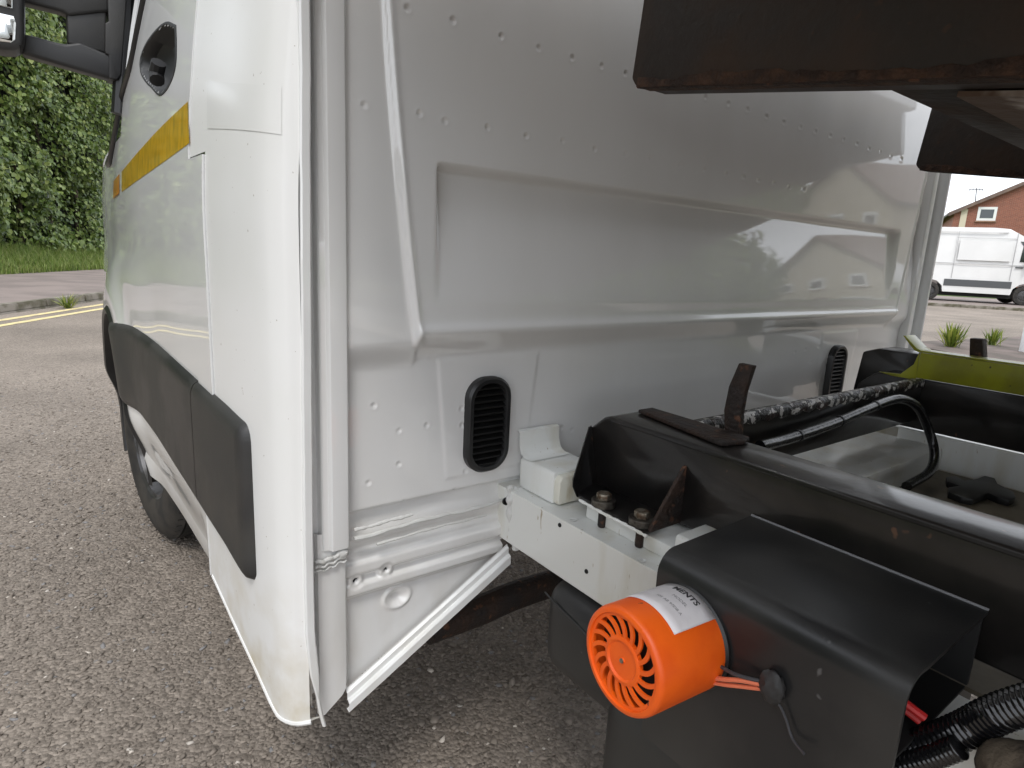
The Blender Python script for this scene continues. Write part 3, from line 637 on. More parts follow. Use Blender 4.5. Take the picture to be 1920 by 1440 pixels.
# label wrapped on the drum (u = angle, v = towards the cover)
def wrap(u, v, off): return S0-SA*v+(U*math.cos(u)+Wv*math.sin(u))*(SR+off)
sgn = 1 if Wv.y < 0 else -1
ua, ub = -.60*sgn, .72*sgn
Pl = np.array([[tuple(wrap(u, v, .0006)) for v in np.linspace(.030, SL-.004, 6)] for u in np.linspace(ua, ub, 30)]); lab = sheet('label', Pl, LABEL, sir, solid=.0004)
def text_on(body, size, u0, v0, mtl, name, bold=0):
    cu = bpy.data.curves.new(name, 'FONT'); cu.body = body; cu.size = size; cu.resolution_u = 3; cu.offset = bold
    o = bpy.data.objects.new(name+'_tmp', cu); COL.objects.link(o); dg = bpy.context.evaluated_depsgraph_get(); me = bpy.data.meshes.new_from_object(o.evaluated_get(dg))
    v = [wrap(u0+sgn*q.co.x/SR, v0+q.co.y, .0011) for q in me.vertices]; f = [list(p.vertices) for p in me.polygons]
    bpy.data.objects.remove(o); bpy.data.curves.remove(cu); bpy.data.meshes.remove(me)
    return obj(name, v, f, mtl, sir, smooth=False)
text_on('MENTS', .0105, -.20*sgn, SL-.018, INK, 'lettering', .0003)
text_on('MODEL', .0058, 0*sgn, SL-.031, INKGREY, 'lettering')
text_on('105 AB 97DB A', .0052, -.16*sgn, SL-.0445, INKGREY, 'lettering')
# wires and grommet
gc = pt(1447, 1288, 0, FX-.006)
bm = bmesh.new(); bmesh.ops.create_icosphere(bm, subdivisions=3, radius=.0145)
for v in bm.verts:
    nn = noise.noise(v.co*170); v.co *= 1+.28*nn; v.co.x *= .55; v.co.z *= 1.12; v.co.y *= .85
for v in bm.verts: v.co += Vector(gc)
gm = obj('grommet', *fromb(bm), mat('soft_black_rubber', (.028, .027, .027), .6), truck, angle=60)
def wire(pxs, xsv, r, mtl, name):
    pts = [tuple(pt(x, y, 0, xv)) for (x, y), xv in zip(pxs, xsv)]; return MB().tube(bez(pts, 10), r, 8).build(name, mtl, truck)
wire([(1352, 1250), (1375, 1263), (1400, 1271), (1430, 1278)], [FX-.012, FX-.014, FX-.012, FX-.008], .0019, GREYW, 'wire')
wire([(1332, 1270), (1360, 1274), (1390, 1276), (1432, 1284)], [FX-.014, FX-.015, FX-.013, FX-.008], .0024, SALMW, 'wire')
wire([(1336, 1280), (1362, 1284), (1390, 1287), (1432, 1292)], [FX-.012, FX-.013, FX-.011, FX-.007], .0022, SALMW, 'wire')
wire([(1450, 1310), (1463, 1325), (1474, 1350), (1486, 1385), (1508, 1414)], [FX-.007, FX-.006, FX-.005, FX-.006, FX-.012], .0013, GREYW, 'wire')
wire([(1640, 1270), (1690, 1312), (1735, 1346)], [.29, .295, .30], .0036, REDW, 'wire')
wire([(1640, 1280), (1685, 1320), (1725, 1352)], [.30, .305, .31], .0036, REDW, 'wire')
# ribbed conduit
def ribbed(pxs, xsv, r, name):
    c = bez([tuple(pt(x, y, 0, xv)) for (x, y), xv in zip(pxs, xsv)], 34); return MB().tube(c, r, 16, rf=lambda i: r*(1.0+(.07 if (i % 4) < 2 else -.07))).build(name, COND, truck, angle=60)
ribbed([(1560, 1420), (1640, 1412), (1720, 1400), (1800, 1372), (1870, 1338), (1960, 1310)], [.31, .31, .31, .31, .312, .312], .0135, 'ribbed_conduit')
ribbed([(1560, 1440), (1650, 1438), (1730, 1425), (1800, 1400)], [.295, .295, .295, .295], .009, 'ribbed_conduit')
bm = bmesh.new(); bmesh.ops.create_icosphere(bm, subdivisions=4, radius=.03)
for v in bm.verts:
    v.co *= 1+.16*noise.noise(v.co*45)+.05*noise.noise(v.co*160); v.co.y *= 1.1
cpt = Vector(pt(1935, 1470, 0, .30))
for v in bm.verts: v.co += cpt
obj('muddy_chamber', *fromb(bm), MUD, truck, angle=80)
# black tank below the rail and mudguard behind it
MB().box((.325, -.60, G-.655), (.70, -.118, G-.497),   .040, seg=6).build('side_tank', SATIN, truck, angle=60)
sm = [pt(*q, 0, .3245) for q in ((1022, 1110), (1040, 1130), (1062, 1152), (1090, 1180), (1120, 1215))]
MB().tube([Vector(p) for p in bez([tuple(p) for p in sm], 6)], .0016, 6).build('tank_seam', SATIN, truck)
MB().box((.312, -.80, G-.93), (.74, -.262, G-.575), .055, seg=6).build('mudguard', SATIN, truck, angle=60)
ex = [pt(845, 1160, 1, .12), pt(900, 1148, 1, .14), pt(960, 1120, 1, .2), pt(1020, 1095, 1, .25)]
MB().tube(bez([tuple(pt(*q, 1, .15)) for q in ((800, 1180), (860, 1158), (905, 1142), (960, 1118), (1030, 1095), (1120, 1070))], 8), .030, 16).build('exhaust_pipe', RUST, truck)
MB().box((.42, .05, G-.56), (1.48, .12, G-.46), .01).build('floor_crossmember', RUST, truck)

# raised bed: beams, cross members, floor, side boards
TILT = math.atan2(.066, .43); a = pt(1185, 155, 0, BX); b = pt(1900, 128, 0, BX); TILT = math.atan2(a[2]-b[2], a[1]-b[1])
print('tilt', math.degrees(TILT), a)
BO = Vector((0, float(a[1])+.004, float(a[2])-.004)); TM = Matrix.Translation(BO) @ Matrix.Rotation(TILT, 4, 'X')
def bedbox(name, lo, hi, mtl, bev=.004):
    mb = MB(); bm = bmesh.new(); bmesh.ops.create_cube(bm, size=1)
    for v in bm.verts: v.co = Vector([(lo[i]+hi[i])/2+v.co[i]*(hi[i]-lo[i]) for i in range(3)])
    if bev: bmesh.ops.bevel(bm, geom=bm.edges[:], offset=bev, segments=2, profile=.5, affect='EDGES')
    bm.transform(TM); return mb.add(*fromb(bm)).build(name, mtl, truck)
BH = .27
for x in (BX, 1.9-BX-.065):
    pr = [(0, 0), (-.010, -.004), (.012, BH), (-3.2, BH), (-3.2, 0)]
    q = [TM @ Vector((x, y, z)) for y, z in ((-.010, 0), (.0, .010), (.012, BH), (-3.2, BH), (-3.2, 0))]
    MB().prism([tuple(p) for p in q], (.065, 0, 0), .004).build('bed_beam', BEDST, truck)
    MB().tube([TM @ Vector((x+.004, -.012-.02*i, -.0005)) for i in range(60)], .003, 6, rf=lambda i: .002+.0018*abs(math.sin(i*1.3)+.5*math.sin(i*2.9))).build('rust_scale', RUST, truck)
RUSTB = mat('brown_edge_rust', (.085, .042, .024), .85, var=(.035, .020, .014), vscale=40, bump=.8, bscale=120)
for x in (BX-.0012, 1.9-BX-.065-.0012):
    vs = []; fs = []; n = 160
    for i in range(n+1):
        y = -.014-2.2*i/n; hh = .010+.006*noise.noise((y*14, x, 1))+.004*noise.noise((y*55, x, 4))
        for dx, z in ((.03, -.0016), (0, -.0012), (0, hh), (.0012, hh+.001)): vs.append(tuple(TM @ Vector((x+dx, y, z))))
    for i in range(n):
        for k in range(3): fs.append([i*4+k, i*4+k+1, i*4+k+5, i*4+k+4])
    obj('rust_edge', vs, fs, RUSTB, truck, angle=60)
for i, y in enumerate((-.40, -.95, -1.5, -2.05, -2.6)):
    bedbox('bed_crossmember', (BX+.066, y-.03, .001), (1.9-BX-.066, y+.07, .12), BEDST)
    for x0, x1 in ((-.06, BX-.001), (1.9-BX+.001, 1.96)): bedbox('bed_outrigger', (x0, y-.03, .17), (x1, y+.03, BH), BEDST)
bedbox('bed_floor', (-.07, -3.2, BH+.001), (1.97, -.02, BH+.012), BEDFL, 0)
bedbox('bed_under_plate', (BX+.066, -1.48, -.006), (1.9-BX-.066, -.40, -.001), mat('rusty_white_plate', (.13, .085, .06), .8, var=(.55, .50, .44), vscale=7, vmin=.50, vmax=.58, bump=.4, bscale=40), 0)
ALU = mat('alloy_dropside', (.55, .56, .57), .45, metal=.6)
bedbox('side_board', (-.10, -3.2, BH-.13), (-.071, -.02, BH+.40), ALU); bedbox('side_board', (1.971, -3.2, BH-.13), (2.0, -.02, BH+.40), ALU)
bedbox('headboard', (-.10, -.019, BH+.0), (2.0, .01, BH+.30), ALU)
bedbox('tipping_bracket', (1.9-BX-.20, -.36, -.03), (1.9-BX-.10, -.30, .03), BEDST)
bedbox('tipping_bracket', (1.9-BX-.066, -.44, -.055), (1.9-BX, -.40, .0), BEDST)

# ------------------------------------------------------------------ surroundings
def tintmat(name, cols, rough=.6, trans=0, bump=0, spec=.4):
    M = bpy.data.materials.new(name); M.use_nodes = True; t = M.node_tree; b = t.nodes['Principled BSDF']; at_ = N(t, 'ShaderNodeAttribute'); at_.attribute_name = 'tint'
    r = N(t, 'ShaderNodeValToRGB'); e = r.color_ramp.elements
    while len(e) < len(cols): e.new(.5)
    for i, c in enumerate(cols): e[i].position = i/(len(cols)-1); e[i].color = (*c, 1)
    t.links.new(at_.outputs['Fac'], r.inputs['Fac']); t.links.new(r.outputs['Color'], b.inputs['Base Color']); b.inputs['Roughness'].default_value = rough; b.inputs['Specular IOR Level'].default_value = spec
    if trans:
        tr = N(t, 'ShaderNodeBsdfTranslucent'); t.links.new(r.outputs['Color'], tr.inputs['Color']); mx = N(t, 'ShaderNodeMixShader'); mx.inputs[0].default_value = trans
        t.links.new(b.outputs[0], mx.inputs[1]); t.links.new(tr.outputs[0], mx.inputs[2]); t.links.new(mx.outputs[0], t.nodes['Material Output'].inputs['Surface'])
    return M
def bulk(name, V, F, tint, mtl, parent=None, kind=None):        # numpy soup with a tint per vertex
    lo, hi = V.min(0), V.max(0); org = Vector(((lo[0]+hi[0])/2, (lo[1]+hi[1])/2, lo[2])); me = bpy.data.meshes.new(name); V = V-np.array(org)
    k = F.shape[1]; me.vertices.add(len(V)); me.vertices.foreach_set('co', V.astype(np.float32).ravel()); me.loops.add(F.size); me.loops.foreach_set('vertex_index', F.astype(np.int32).ravel())
    me.polygons.add(len(F)); me.polygons.foreach_set('loop_start', np.arange(0, F.size, k, dtype=np.int32)); me.polygons.foreach_set('loop_total', np.full(len(F), k, np.int32)); me.update(calc_edges=True)
    a = me.attributes.new('tint', 'FLOAT', 'POINT'); a.data.foreach_set('value', tint.astype(np.float32)); me.materials.append(mtl)
    o = bpy.data.objects.new(name, me); COL.objects.link(o)
    if parent: o.parent = parent; o.location = org-ORG[parent.name]
    else: o.location = org
    ORG[o.name] = org
    if kind: o['kind'] = kind
    return o
# --- road
def roadmat():
    M = bpy.data.materials.new('chipped_asphalt'); M.use_nodes = True; t = M.node_tree; b = t.nodes['Principled BSDF']; g = N(t, 'ShaderNodeNewGeometry')
    def vor(s, feat='F1'):
        v = N(t, 'ShaderNodeTexVoronoi', feature=feat); v.inputs['Scale'].default_value = s; t.links.new(g.outputs['Position'], v.inputs['Vector']); return v
    n1 = N(t, 'ShaderNodeTexNoise'); n1.inputs['Scale'].default_value = .8; n1.inputs['Detail'].default_value = 8; t.links.new(g.outputs['Position'], n1.inputs['Vector'])
    n2 = N(t, 'ShaderNodeTexNoise'); n2.inputs['Scale'].default_value = 160; n2.inputs['Detail'].default_value = 3; t.links.new(g.outputs['Position'], n2.inputs['Vector'])
    v = vor(115); v2 = vor(115)
    r = N(t, 'ShaderNodeValToRGB'); e = r.color_ramp.elements; e[0].color = (.17, .144, .120, 1); e[1].color = (.36, .308, .26, 1); e.new(.5).color = (.25, .213, .179, 1); e.new(.92).color = (.30, .257, .217, 1)
    sp = N(t, 'ShaderNodeSeparateColor'); t.links.new(v.outputs['Color'], sp.inputs[0]); t.links.new(sp.outputs[0], r.inputs['Fac'])
    mr = N(t, 'ShaderNodeMapRange'); mr.inputs['From Min'].default_value = .3; mr.inputs['From Max'].default_value = .7; mr.inputs['To Min'].default_value = .76; mr.inputs['To Max'].default_value = 1.2; t.links.new(n1.outputs['Fac'], mr.inputs['Value'])
    mx = N(t, 'ShaderNodeMixRGB', blend_type='MULTIPLY'); mx.inputs['Fac'].default_value = 1; t.links.new(r.outputs['Color'], mx.inputs['Color1']); t.links.new(mr.outputs['Result'], mx.inputs['Color2'])
    t.links.new(mx.outputs['Color'], b.inputs['Base Color']); b.inputs['Roughness'].default_value = .85; b.inputs['Specular IOR Level'].default_value = .3
    ad = N(t, 'ShaderNodeMath', operation='ADD'); t.links.new(v2.outputs['Distance'], ad.inputs[0]); ml = N(t, 'ShaderNodeMath', operation='MULTIPLY'); ml.inputs[1].default_value = .5; t.links.new(n2.outputs['Fac'], ml.inputs[0]); t.links.new(ml.outputs[0], ad.inputs[1])
    bp = N(t, 'ShaderNodeBump', invert=True); bp.inputs['Strength'].default_value = .9; bp.inputs['Distance'].default_value = .006; t.links.new(ad.outputs[0], bp.inputs['Height']); t.links.new(bp.outputs['Normal'], b.inputs['Normal'])
    return M
ROADM = roadmat()
road = obj('road', [(-500, -500, 0), (500, -500, 0), (500, 500, 0), (-500, 500, 0)], [[0, 1, 2, 3]], ROADM, kind='structure')
# stone chippings standing proud of the binder close to the lens
ico = bmesh.new(); bmesh.ops.create_icosphere(ico, subdivisions=1, radius=1); iv, if_ = fromb(ico); iv = np.array(iv); if_ = np.array(if_)
nn = 105000; cx = rng.uniform(-2.2, 1.3, nn); cy = rng.uniform(-.3, 5.0, nn)
d = np.stack([cx-CAM[0], cy-CAM[1], np.full(nn, -CAM[2])], -1); dz = d@FWD; px = 960+FPX*(d@RGT)/dz; py = 720-FPX*(d@UPV)/dz
ok = (dz > .2) & (px > -60) & (px < 1300) & (py < 1500) & (cy < rng.uniform(1.5, 5.0, nn)+.0); cx, cy = cx[ok], cy[ok]; nn = len(cx)
sz = rng.gamma(5, .00072, nn).clip(.0015, .010); ax_ = sz[:, None]*np.stack([rng.uniform(.8, 1.6, nn), rng.uniform(.7, 1.2, nn), rng.uniform(.22, .55, nn)], -1)
an = rng.uniform(0, 6.28, nn); tl = rng.normal(0, .3, nn)
V = iv[None]*(1+.35*rng.normal(0, 1, (nn, len(iv), 1)).clip(-1.2, 1.2))*ax_[:, None, :]
V[..., 2] += V[..., 0]*tl[:, None]
V = np.stack([V[..., 0]*np.cos(an)[:, None]-V[..., 1]*np.sin(an)[:, None]+cx[:, None], V[..., 0]*np.sin(an)[:, None]+V[..., 1]*np.cos(an)[:, None]+cy[:, None], V[..., 2]+(sz*.12)[:, None]], -1)
tint = np.repeat(np.where(rng.random(nn) < .016, rng.uniform(.9, 1, nn), np.where(rng.random(nn) < .05, .8, rng.beta(2, 2.0, nn)*.66)), len(iv))
CHIP = tintmat('stone_chips', [(.15, .127, .106), (.19, .161, .134), (.23, .196, .164), (.275, .235, .198), (.22, .212, .21), (.62, .56, .49)], .8)
ch = bulk('road_chippings', V.reshape(-1, 3), (if_[None]+(np.arange(nn)*len(iv))[:, None, None]).reshape(-1, 3), tint, CHIP, road, 'stuff'); print('chips', nn)

PAVE = mat('pinkish_pavement', (.25, .205, .185), .85, var=(.19, .157, .142), vscale=1.5, bump=.5, bscale=70)
KERB = mat('kerb_concrete', (.26, .235, .20), .8, var=(.11, .10, .065), vscale=5, bump=.4, bscale=50)
EARTH = mat('verge_earth', (.07, .062, .03), .9, var=(.04, .05, .015), vscale=4)
YLINE = mat('yellow_road_paint', (.72, .60, .30), .7, var=(.42, .36, .24), vscale=14, vmin=.5, vmax=.7, bump=.3, bscale=80)
K0 = np.array([-.803, 8.838]); DL = np.array([.503, .864]); NL = np.array([-.864, .503])
def L(s, o, z=0): p = K0+DL*s+NL*o; return (p[0], p[1], z)
kerb = obj('kerb_far_left', [L(-60, -.02, -.05), L(60, -.02, -.05), L(60, .14, -.05), L(-60, .14, -.05), L(-60, -.01, .02), L(60, -.01, .02), L(60, .13, .02), L(-60, .13, .02)], [[0, 1, 5, 4], [1, 2, 6, 5], [2, 3, 7, 6], [3, 0, 4, 7], [4, 5, 6, 7]], KERB, smooth=False, kind='structure')
for i in range(-16, 16):
    a, b = i*.915, i*.915+.905; q = .006*math.sin(i*3.1)
    bm = bmesh.new(); vv = [bm.verts.new(L(s, o, z+q)) for z in (.015, .115) for s, o in ((a, 0), (b, 0), (b, .125), (a, .125))]
    for f in ((0, 1, 2, 3), (4, 5, 6, 7), (0, 1, 5, 4), (1, 2, 6, 5), (2, 3, 7, 6), (3, 0, 4, 7)): bm.faces.new([vv[j] for j in f])
    bmesh.ops.recalc_face_normals(bm, faces=bm.faces[:]); bmesh.ops.bevel(bm, geom=bm.edges[:], offset=.014, segments=2, affect='EDGES'); obj('kerbstone', *fromb(bm), KERB, kerb)
obj('pavement_left', [L(-60, .13, .10), L(60, .13, .10), L(60, 3.6, .12), L(-60, 3.6, .12)], [[0, 1, 2, 3]], PAVE, kind='structure')
obj('verge_left', [L(-60, 3.6, .124), L(60, 3.6, .124), L(60, 4.4, .22), L(-60, 4.4, .22), L(60, 6.0, .55), L(-60, 6.0, .55), L(60, 60, .7), L(-60, 60, .7)], [[0, 1, 2, 3], [3, 2, 4, 5], [5, 4, 6, 7]], EARTH, kind='structure')
yl = obj('yellow_line', [L(-40, -.30, .004), L(40, -.30, .004), L(40, -.40, .004), L(-40, -.40, .004)], [[0, 1, 2, 3]], YLINE, road)
obj('yellow_line', [L(-40, -.58, .004), L(40, -.58, .004), L(40, -.68, .004), L(-40, -.68, .004)], [[0, 1, 2, 3]], YLINE, road)
# --- grass
def blades(n, s0, s1, o0, o1, h0, h1, wd):
    s = rng.uniform(s0, s1, n); o = rng.uniform(o0, o1, n)**1; h = rng.uniform(h0, h1, n)*(.6+.6*np.clip((o-o0)/(o1-o0), 0, 1)); base = np.stack([K0[0]+DL[0]*s+NL[0]*o, K0[1]+DL[1]*s+NL[1]*o, .12+np.clip(o-3.6, 0, 3)*.15], -1)
    a = rng.uniform(0, 6.28, n); ln = rng.uniform(.1, .9, n)*h; dirv = np.stack([np.cos(a), np.sin(a), 0*a], -1); sd_ = np.stack([-np.sin(a), np.cos(a), 0*a], -1)*wd
    up = np.array([0, 0, 1.])
    v = np.stack([base-sd_, base+sd_, base+up*(h*.6)[:, None]+dirv*(ln*.3)[:, None]+sd_*.8, base+up*(h*.6)[:, None]+dirv*(ln*.3)[:, None]-sd_*.8, base+up*h[:, None]+dirv*ln[:, None]], 1)
    return v, np.repeat(rng.random(n), 5)
v1, t1 = blades(26000, 3.5, 14, 3.55, 5.6, .07, .34, .006); v2, t2 = blades(14000, -12, 3.5, 3.55, 5.6, .16, .40, .010)
V = np.concatenate([v1, v2]); T = np.concatenate([t1, t2]); n = len(V); F = np.concatenate([np.array([[0, 1, 2], [0, 2, 3], [3, 2, 4]])[None]+(np.arange(n)*5)[:, None, None]]).reshape(-1, 3)
GRASS = tintmat('grass_blades', [(.07, .11, .018), (.14, .22, .035), (.22, .30, .06), (.38, .38, .17)], .55, .3)
tag(bulk('grass', V.reshape(-1, 3), F, T, GRASS, kind='stuff'), 'long green grass on the verge in front of the hedge', 'grass')
# --- hedge
def leaves(n, s0, s1, h, size, depth):
    s = rng.uniform(s0, s1, n); z = h*rng.random(n)**.95
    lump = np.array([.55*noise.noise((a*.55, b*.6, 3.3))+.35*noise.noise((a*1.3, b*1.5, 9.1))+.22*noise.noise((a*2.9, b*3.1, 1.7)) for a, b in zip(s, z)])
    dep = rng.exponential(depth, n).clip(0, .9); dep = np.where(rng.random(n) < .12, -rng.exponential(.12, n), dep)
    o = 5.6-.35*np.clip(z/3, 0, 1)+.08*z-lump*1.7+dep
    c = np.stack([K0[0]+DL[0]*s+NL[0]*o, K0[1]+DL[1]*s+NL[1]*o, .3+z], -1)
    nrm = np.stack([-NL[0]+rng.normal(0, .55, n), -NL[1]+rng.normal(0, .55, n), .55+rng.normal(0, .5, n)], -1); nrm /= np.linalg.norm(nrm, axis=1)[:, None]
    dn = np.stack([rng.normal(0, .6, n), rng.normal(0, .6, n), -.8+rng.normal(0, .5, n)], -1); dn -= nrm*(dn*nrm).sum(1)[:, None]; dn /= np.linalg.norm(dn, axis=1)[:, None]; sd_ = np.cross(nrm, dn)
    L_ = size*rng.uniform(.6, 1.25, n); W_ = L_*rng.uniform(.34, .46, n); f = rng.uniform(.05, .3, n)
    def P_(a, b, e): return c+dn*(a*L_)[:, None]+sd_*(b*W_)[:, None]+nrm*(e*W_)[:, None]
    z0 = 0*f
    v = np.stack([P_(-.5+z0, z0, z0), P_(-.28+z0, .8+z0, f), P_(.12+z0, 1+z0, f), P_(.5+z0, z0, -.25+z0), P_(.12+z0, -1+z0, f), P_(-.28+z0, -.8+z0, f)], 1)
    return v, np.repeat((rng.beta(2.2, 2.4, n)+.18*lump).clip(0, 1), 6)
hedge = empty('hedge', L(2, 5.6, .3), 'tall leafy green hedge beyond the pavement on the left', 'hedge')
v1, t1 = leaves(52000, 5.0, 16, 10.5, .125, .24); v2, t2 = leaves(24000, -9, 5.0, 8.6, .20, .2)
V = np.concatenate([v1, v2]); T = np.concatenate([t1, t2]); n = len(V); F = (np.array([[0, 1, 2, 3], [0, 3, 4, 5]])[None]+(np.arange(n)*6)[:, None, None]).reshape(-1, 4)
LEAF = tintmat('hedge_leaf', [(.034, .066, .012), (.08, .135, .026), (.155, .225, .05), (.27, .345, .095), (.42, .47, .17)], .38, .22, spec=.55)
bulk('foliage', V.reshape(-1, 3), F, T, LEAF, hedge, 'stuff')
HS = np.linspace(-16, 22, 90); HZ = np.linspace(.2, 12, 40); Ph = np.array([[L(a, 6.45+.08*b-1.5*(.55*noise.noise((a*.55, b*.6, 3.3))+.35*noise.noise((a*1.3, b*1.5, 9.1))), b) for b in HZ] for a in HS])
sheet('shade_backing', Ph, mat('dark_hedge_backing', (.012, .016, .007), .9, var=(.004, .005, .003), vscale=4, bump=1, bscale=9), hedge)  # dark sheet behind the leaves, the hedge's inner shade put into its colour
for s in np.arange(-8, 14, 1.3):
    a = L(s, 6.0, .3); MB().tube([(a[0], a[1], .3), (a[0]+.1, a[1]-.1, 2.2), (a[0]-.15, a[1], 4.6), (a[0]+.1, a[1], 7)], .05, 6, rf=lambda i: .07-.018*i).build('trunk', MUD, hedge)
# --- small plants
PLANT = tintmat('weed_leaf', [(.06, .10, .015), (.16, .22, .03), (.36, .38, .08)], .5, .3)
def weed(loc, h, n, label, group=None, spread=.5):
    v = []; F = []; T = []
    for i in range(n):
        a = rng.uniform(0, 6.28); ln = rng.uniform(.15, 1)*spread*h; hh = h*rng.uniform(.35, 1); d = np.array([math.cos(a), math.sin(a), 0]); s_ = np.array([-d[1], d[0], 0])*h*.035; b = np.array(loc)+np.array([rng.normal(0, .1)*h, rng.normal(0, .1)*h, 0])
        k = len(v)*1; pts = [b-s_*.4, b+s_*.4, b+d*ln*.5+[0, 0, hh*.6]+s_, b+d*ln*.5+[0, 0, hh*.6]-s_, b+d*ln+[0, 0, hh]]
        v += pts; F += [[k, k+1, k+2], [k, k+2, k+3], [k+3, k+2, k+4]]; T += [rng.random()]*5
    return tag(bulk('weed', np.array(v), np.array(F), np.array(T), PLANT), label, 'weed', group)
p = at(128, 578, 2, .0); weed(tuple(p), .22, 60, 'small bright green weed growing at the kerb before the hedge', spread=1.0)

# --- right hand side
ISL = mat('worn_brown_footway', (.16, .125, .11), .9, var=(.10, .083, .07), vscale=2.5, bump=.6, bscale=50)
isl = [(9.0, 2.75), (13.5, 2.2), (26, -.9), (34, -3.0), (34, -9.5), (12, -9.5), (9.0, -6.0), (8.3, -1), (8.4, 1.6)]
MB().prism([(x, y, -.02) for x, y in isl], (0, 0, .10), .01).build('pavement_right', ISL, kind='structure')
VERGE = mat('lawn', (.10, .16, .025), .9, var=(.06, .10, .015), vscale=3, bump=.8, bscale=40)
MB().prism([(x, y, -.02) for x, y in ((12, -9.6), (36, -9.6), (70, -20), (70, -60), (-30, -60), (-30, -30), (4, -13))], (0, 0, .13), .01).build('lawn', VERGE, kind='structure')
weed(tuple(at(1782, 650, 2, .08)), .34, 90, 'taller of the yellow-green weeds on the footway edge, nearer the cab', 'weeds on the footway edge', .7)
weed(tuple(at(1860, 647, 2, .08)), .26, 70, 'shorter yellow-green weed on the footway edge, farther from the cab', 'weeds on the footway edge', .7)
weed(tuple(at(1835, 662, 2, .08)), .10, 50, 'tiny weed low on the brown footway between two taller weeds', 'weeds on the footway edge', 1.1)
po = at(1918, 660, 2, .08); MB().box((po[0]-.04, po[1]-.04, .08), (po[0]+.04, po[1]+.04, .50), .01).add(*fromb((lambda bm: (bmesh.ops.create_cone(bm, cap_ends=True, segments=4, radius1=.06, radius2=.0, depth=.05, matrix=Matrix.Translation((po[0], po[1], .525)) @ Matrix.Rotation(R(45), 4, 'Z')), bm)[1])(bmesh.new()))).build('marker_post', mat('post_white', (.75, .76, .78), .5))
tag(bpy.data.objects['marker_post'], 'short white marker post on the brown footway', 'post')
# far footway, kerb and van
KD = np.array([.60, -.80]); KN = np.array([.80, .60]); KR = np.array([23.3, 7.5])
def Q(s, o, z=0): p_ = KR+KD*s+KN*o; return (p_[0], p_[1], z)
obj('pavement_far', [Q(-40, .13, .10), Q(30, .13, .10), Q(30, 9, .10), Q(-40, 9, .10)], [[0, 1, 2, 3]], PAVE, kind='structure')
kf = obj('kerb_far_right', [Q(-40, 0, -.02), Q(30, 0, -.02), Q(30, 0, .02), Q(-40, 0, .02), Q(30, .12, .02), Q(-40, .12, .02)], [[0, 1, 2, 3], [3, 2, 4, 5]], KERB, smooth=False, kind='structure')
for i in range(-10, 10):
    a, b = i*.915, i*.915+.905; MB().prism([Q(a, .002, .0), Q(b, .002, .0), Q(b, .125, .0), Q(a, .125, .0)], (0, 0, .104), .012).build('kerbstone', KERB, kf)
obj('garden_far', [Q(-60, 9, .11), Q(60, 9, .11), Q(60, 120, .5), Q(-60, 120, .5)], [[0, 1, 2, 3]], VERGE, kind='structure')
VW = mat('van_white', (.80, .80, .79), .35, coat=.7, var=(.76, .76, .75), vscale=1.5)
VTR = mat('van_trim', (.09, .095, .10), .6)
def car_wheel(parent, O, ax, r, w_):
    t = MB().lathe([(r*.62, w_), (r*.7, w_*1.05), (r*.95, w_*.95), (r, w_*.6), (r, -w_*.6), (r*.95, -w_*.95), (r*.6, -w_)], O, ax, 28).build('wheel', RUBBER, parent); MB().lathe([(r*.62, w_*.98), (r*.55, w_*.6), (r*.3, w_*.75), (0, w_*.8)], O, ax, 20).build('rim', ALLOY, t)
P1 = at(1738, 562, 2, .10)[:2]; P2 = at(1917, 573, 2, .10)[:2]; WB = float(np.linalg.norm(P2-P1)); VD = (P2-P1)/WB; VN = np.array([-VD[1], VD[0]])
print('van', P1, P2, WB)
van = empty('parked_van', (float(P1[0]), float(P1[1]), .10), 'white panel van with grey side strip parked before the brick house', 'van')
def Vp(l, o, z): return (P1[0]+VD[0]*l+VN[0]*o, P1[1]+VD[1]*l+VN[1]*o, .10+z)
prof = [(-1.15, .38), (-1.25, .55), (-1.25, .95), (-1.20, 2.35), (-1.12, 2.58), (-1.0, 2.64), (WB-1.2, 2.66), (WB-.75, 2.62), (WB-.35, 2.38), (WB+.25, 1.62), (WB+.95, 1.25), (WB+1.02, .95), (WB+1.05, .55), (WB+.95, .36), (WB+.42, .34), (WB+.38, .55), (WB+.2, .72), (WB, .77), (WB-.2, .72), (WB-.38, .55), (WB-.42, .34), (.42, .34), (.38, .55), (.2, .72), (0, .77), (-.2, .72), (-.38, .55), (-.42, .38)]
bm = bmesh.new(); secs = []
for o, ins in ((0, .12), (.02, .05), (.10, .012), (.0, 0)): pass
rows = []
for o, k_ in ((.14, .0), (.0, .0)): pass
def wsec(z): return .015+.05*max(0, (z-1.15)/1.5)**1.5+ (.10 if z > 2.6 else .035 if z > 2.5 else 0)
nearv = [bm.verts.new(Vp(l, wsec(z), z)) for l, z in prof]; farv = [bm.verts.new(Vp(l, 2.0-wsec(z), z)) for l, z in prof]; n = len(prof)
bm.faces.new(nearv); bm.faces.new(farv[::-1])
for i in range(n): bm.faces.new((nearv[i], farv[i], farv[(i+1) % n], nearv[(i+1) % n]))
bmesh.ops.recalc_face_normals(bm, faces=bm.faces[:]); bmesh.ops.triangulate(bm, faces=[f for f in bm.faces if len(f.verts) > 4])
obj('body', *fromb(bm), VW, van, angle=30)
def vpanel(name, pts, mtl, off=.006, parent=van, th=.012): return MB().prism([Vp(l, wsec(z)-off, z) for l, z in pts], (VN[0]*th, VN[1]*th, 0)).build(name, mtl, parent, smooth=False)
vpanel('side_strip', [(.42, .56), (.42, .80), (WB-.44, .80), (WB-.44, .56)], VTR, .012); vpanel('side_strip', [(-1.2, .56), (-1.2, .80), (-.44, .80), (-.44, .56)], VTR, .012)
VSEAM = mat('van_seam', (.48, .48, .48), .7)
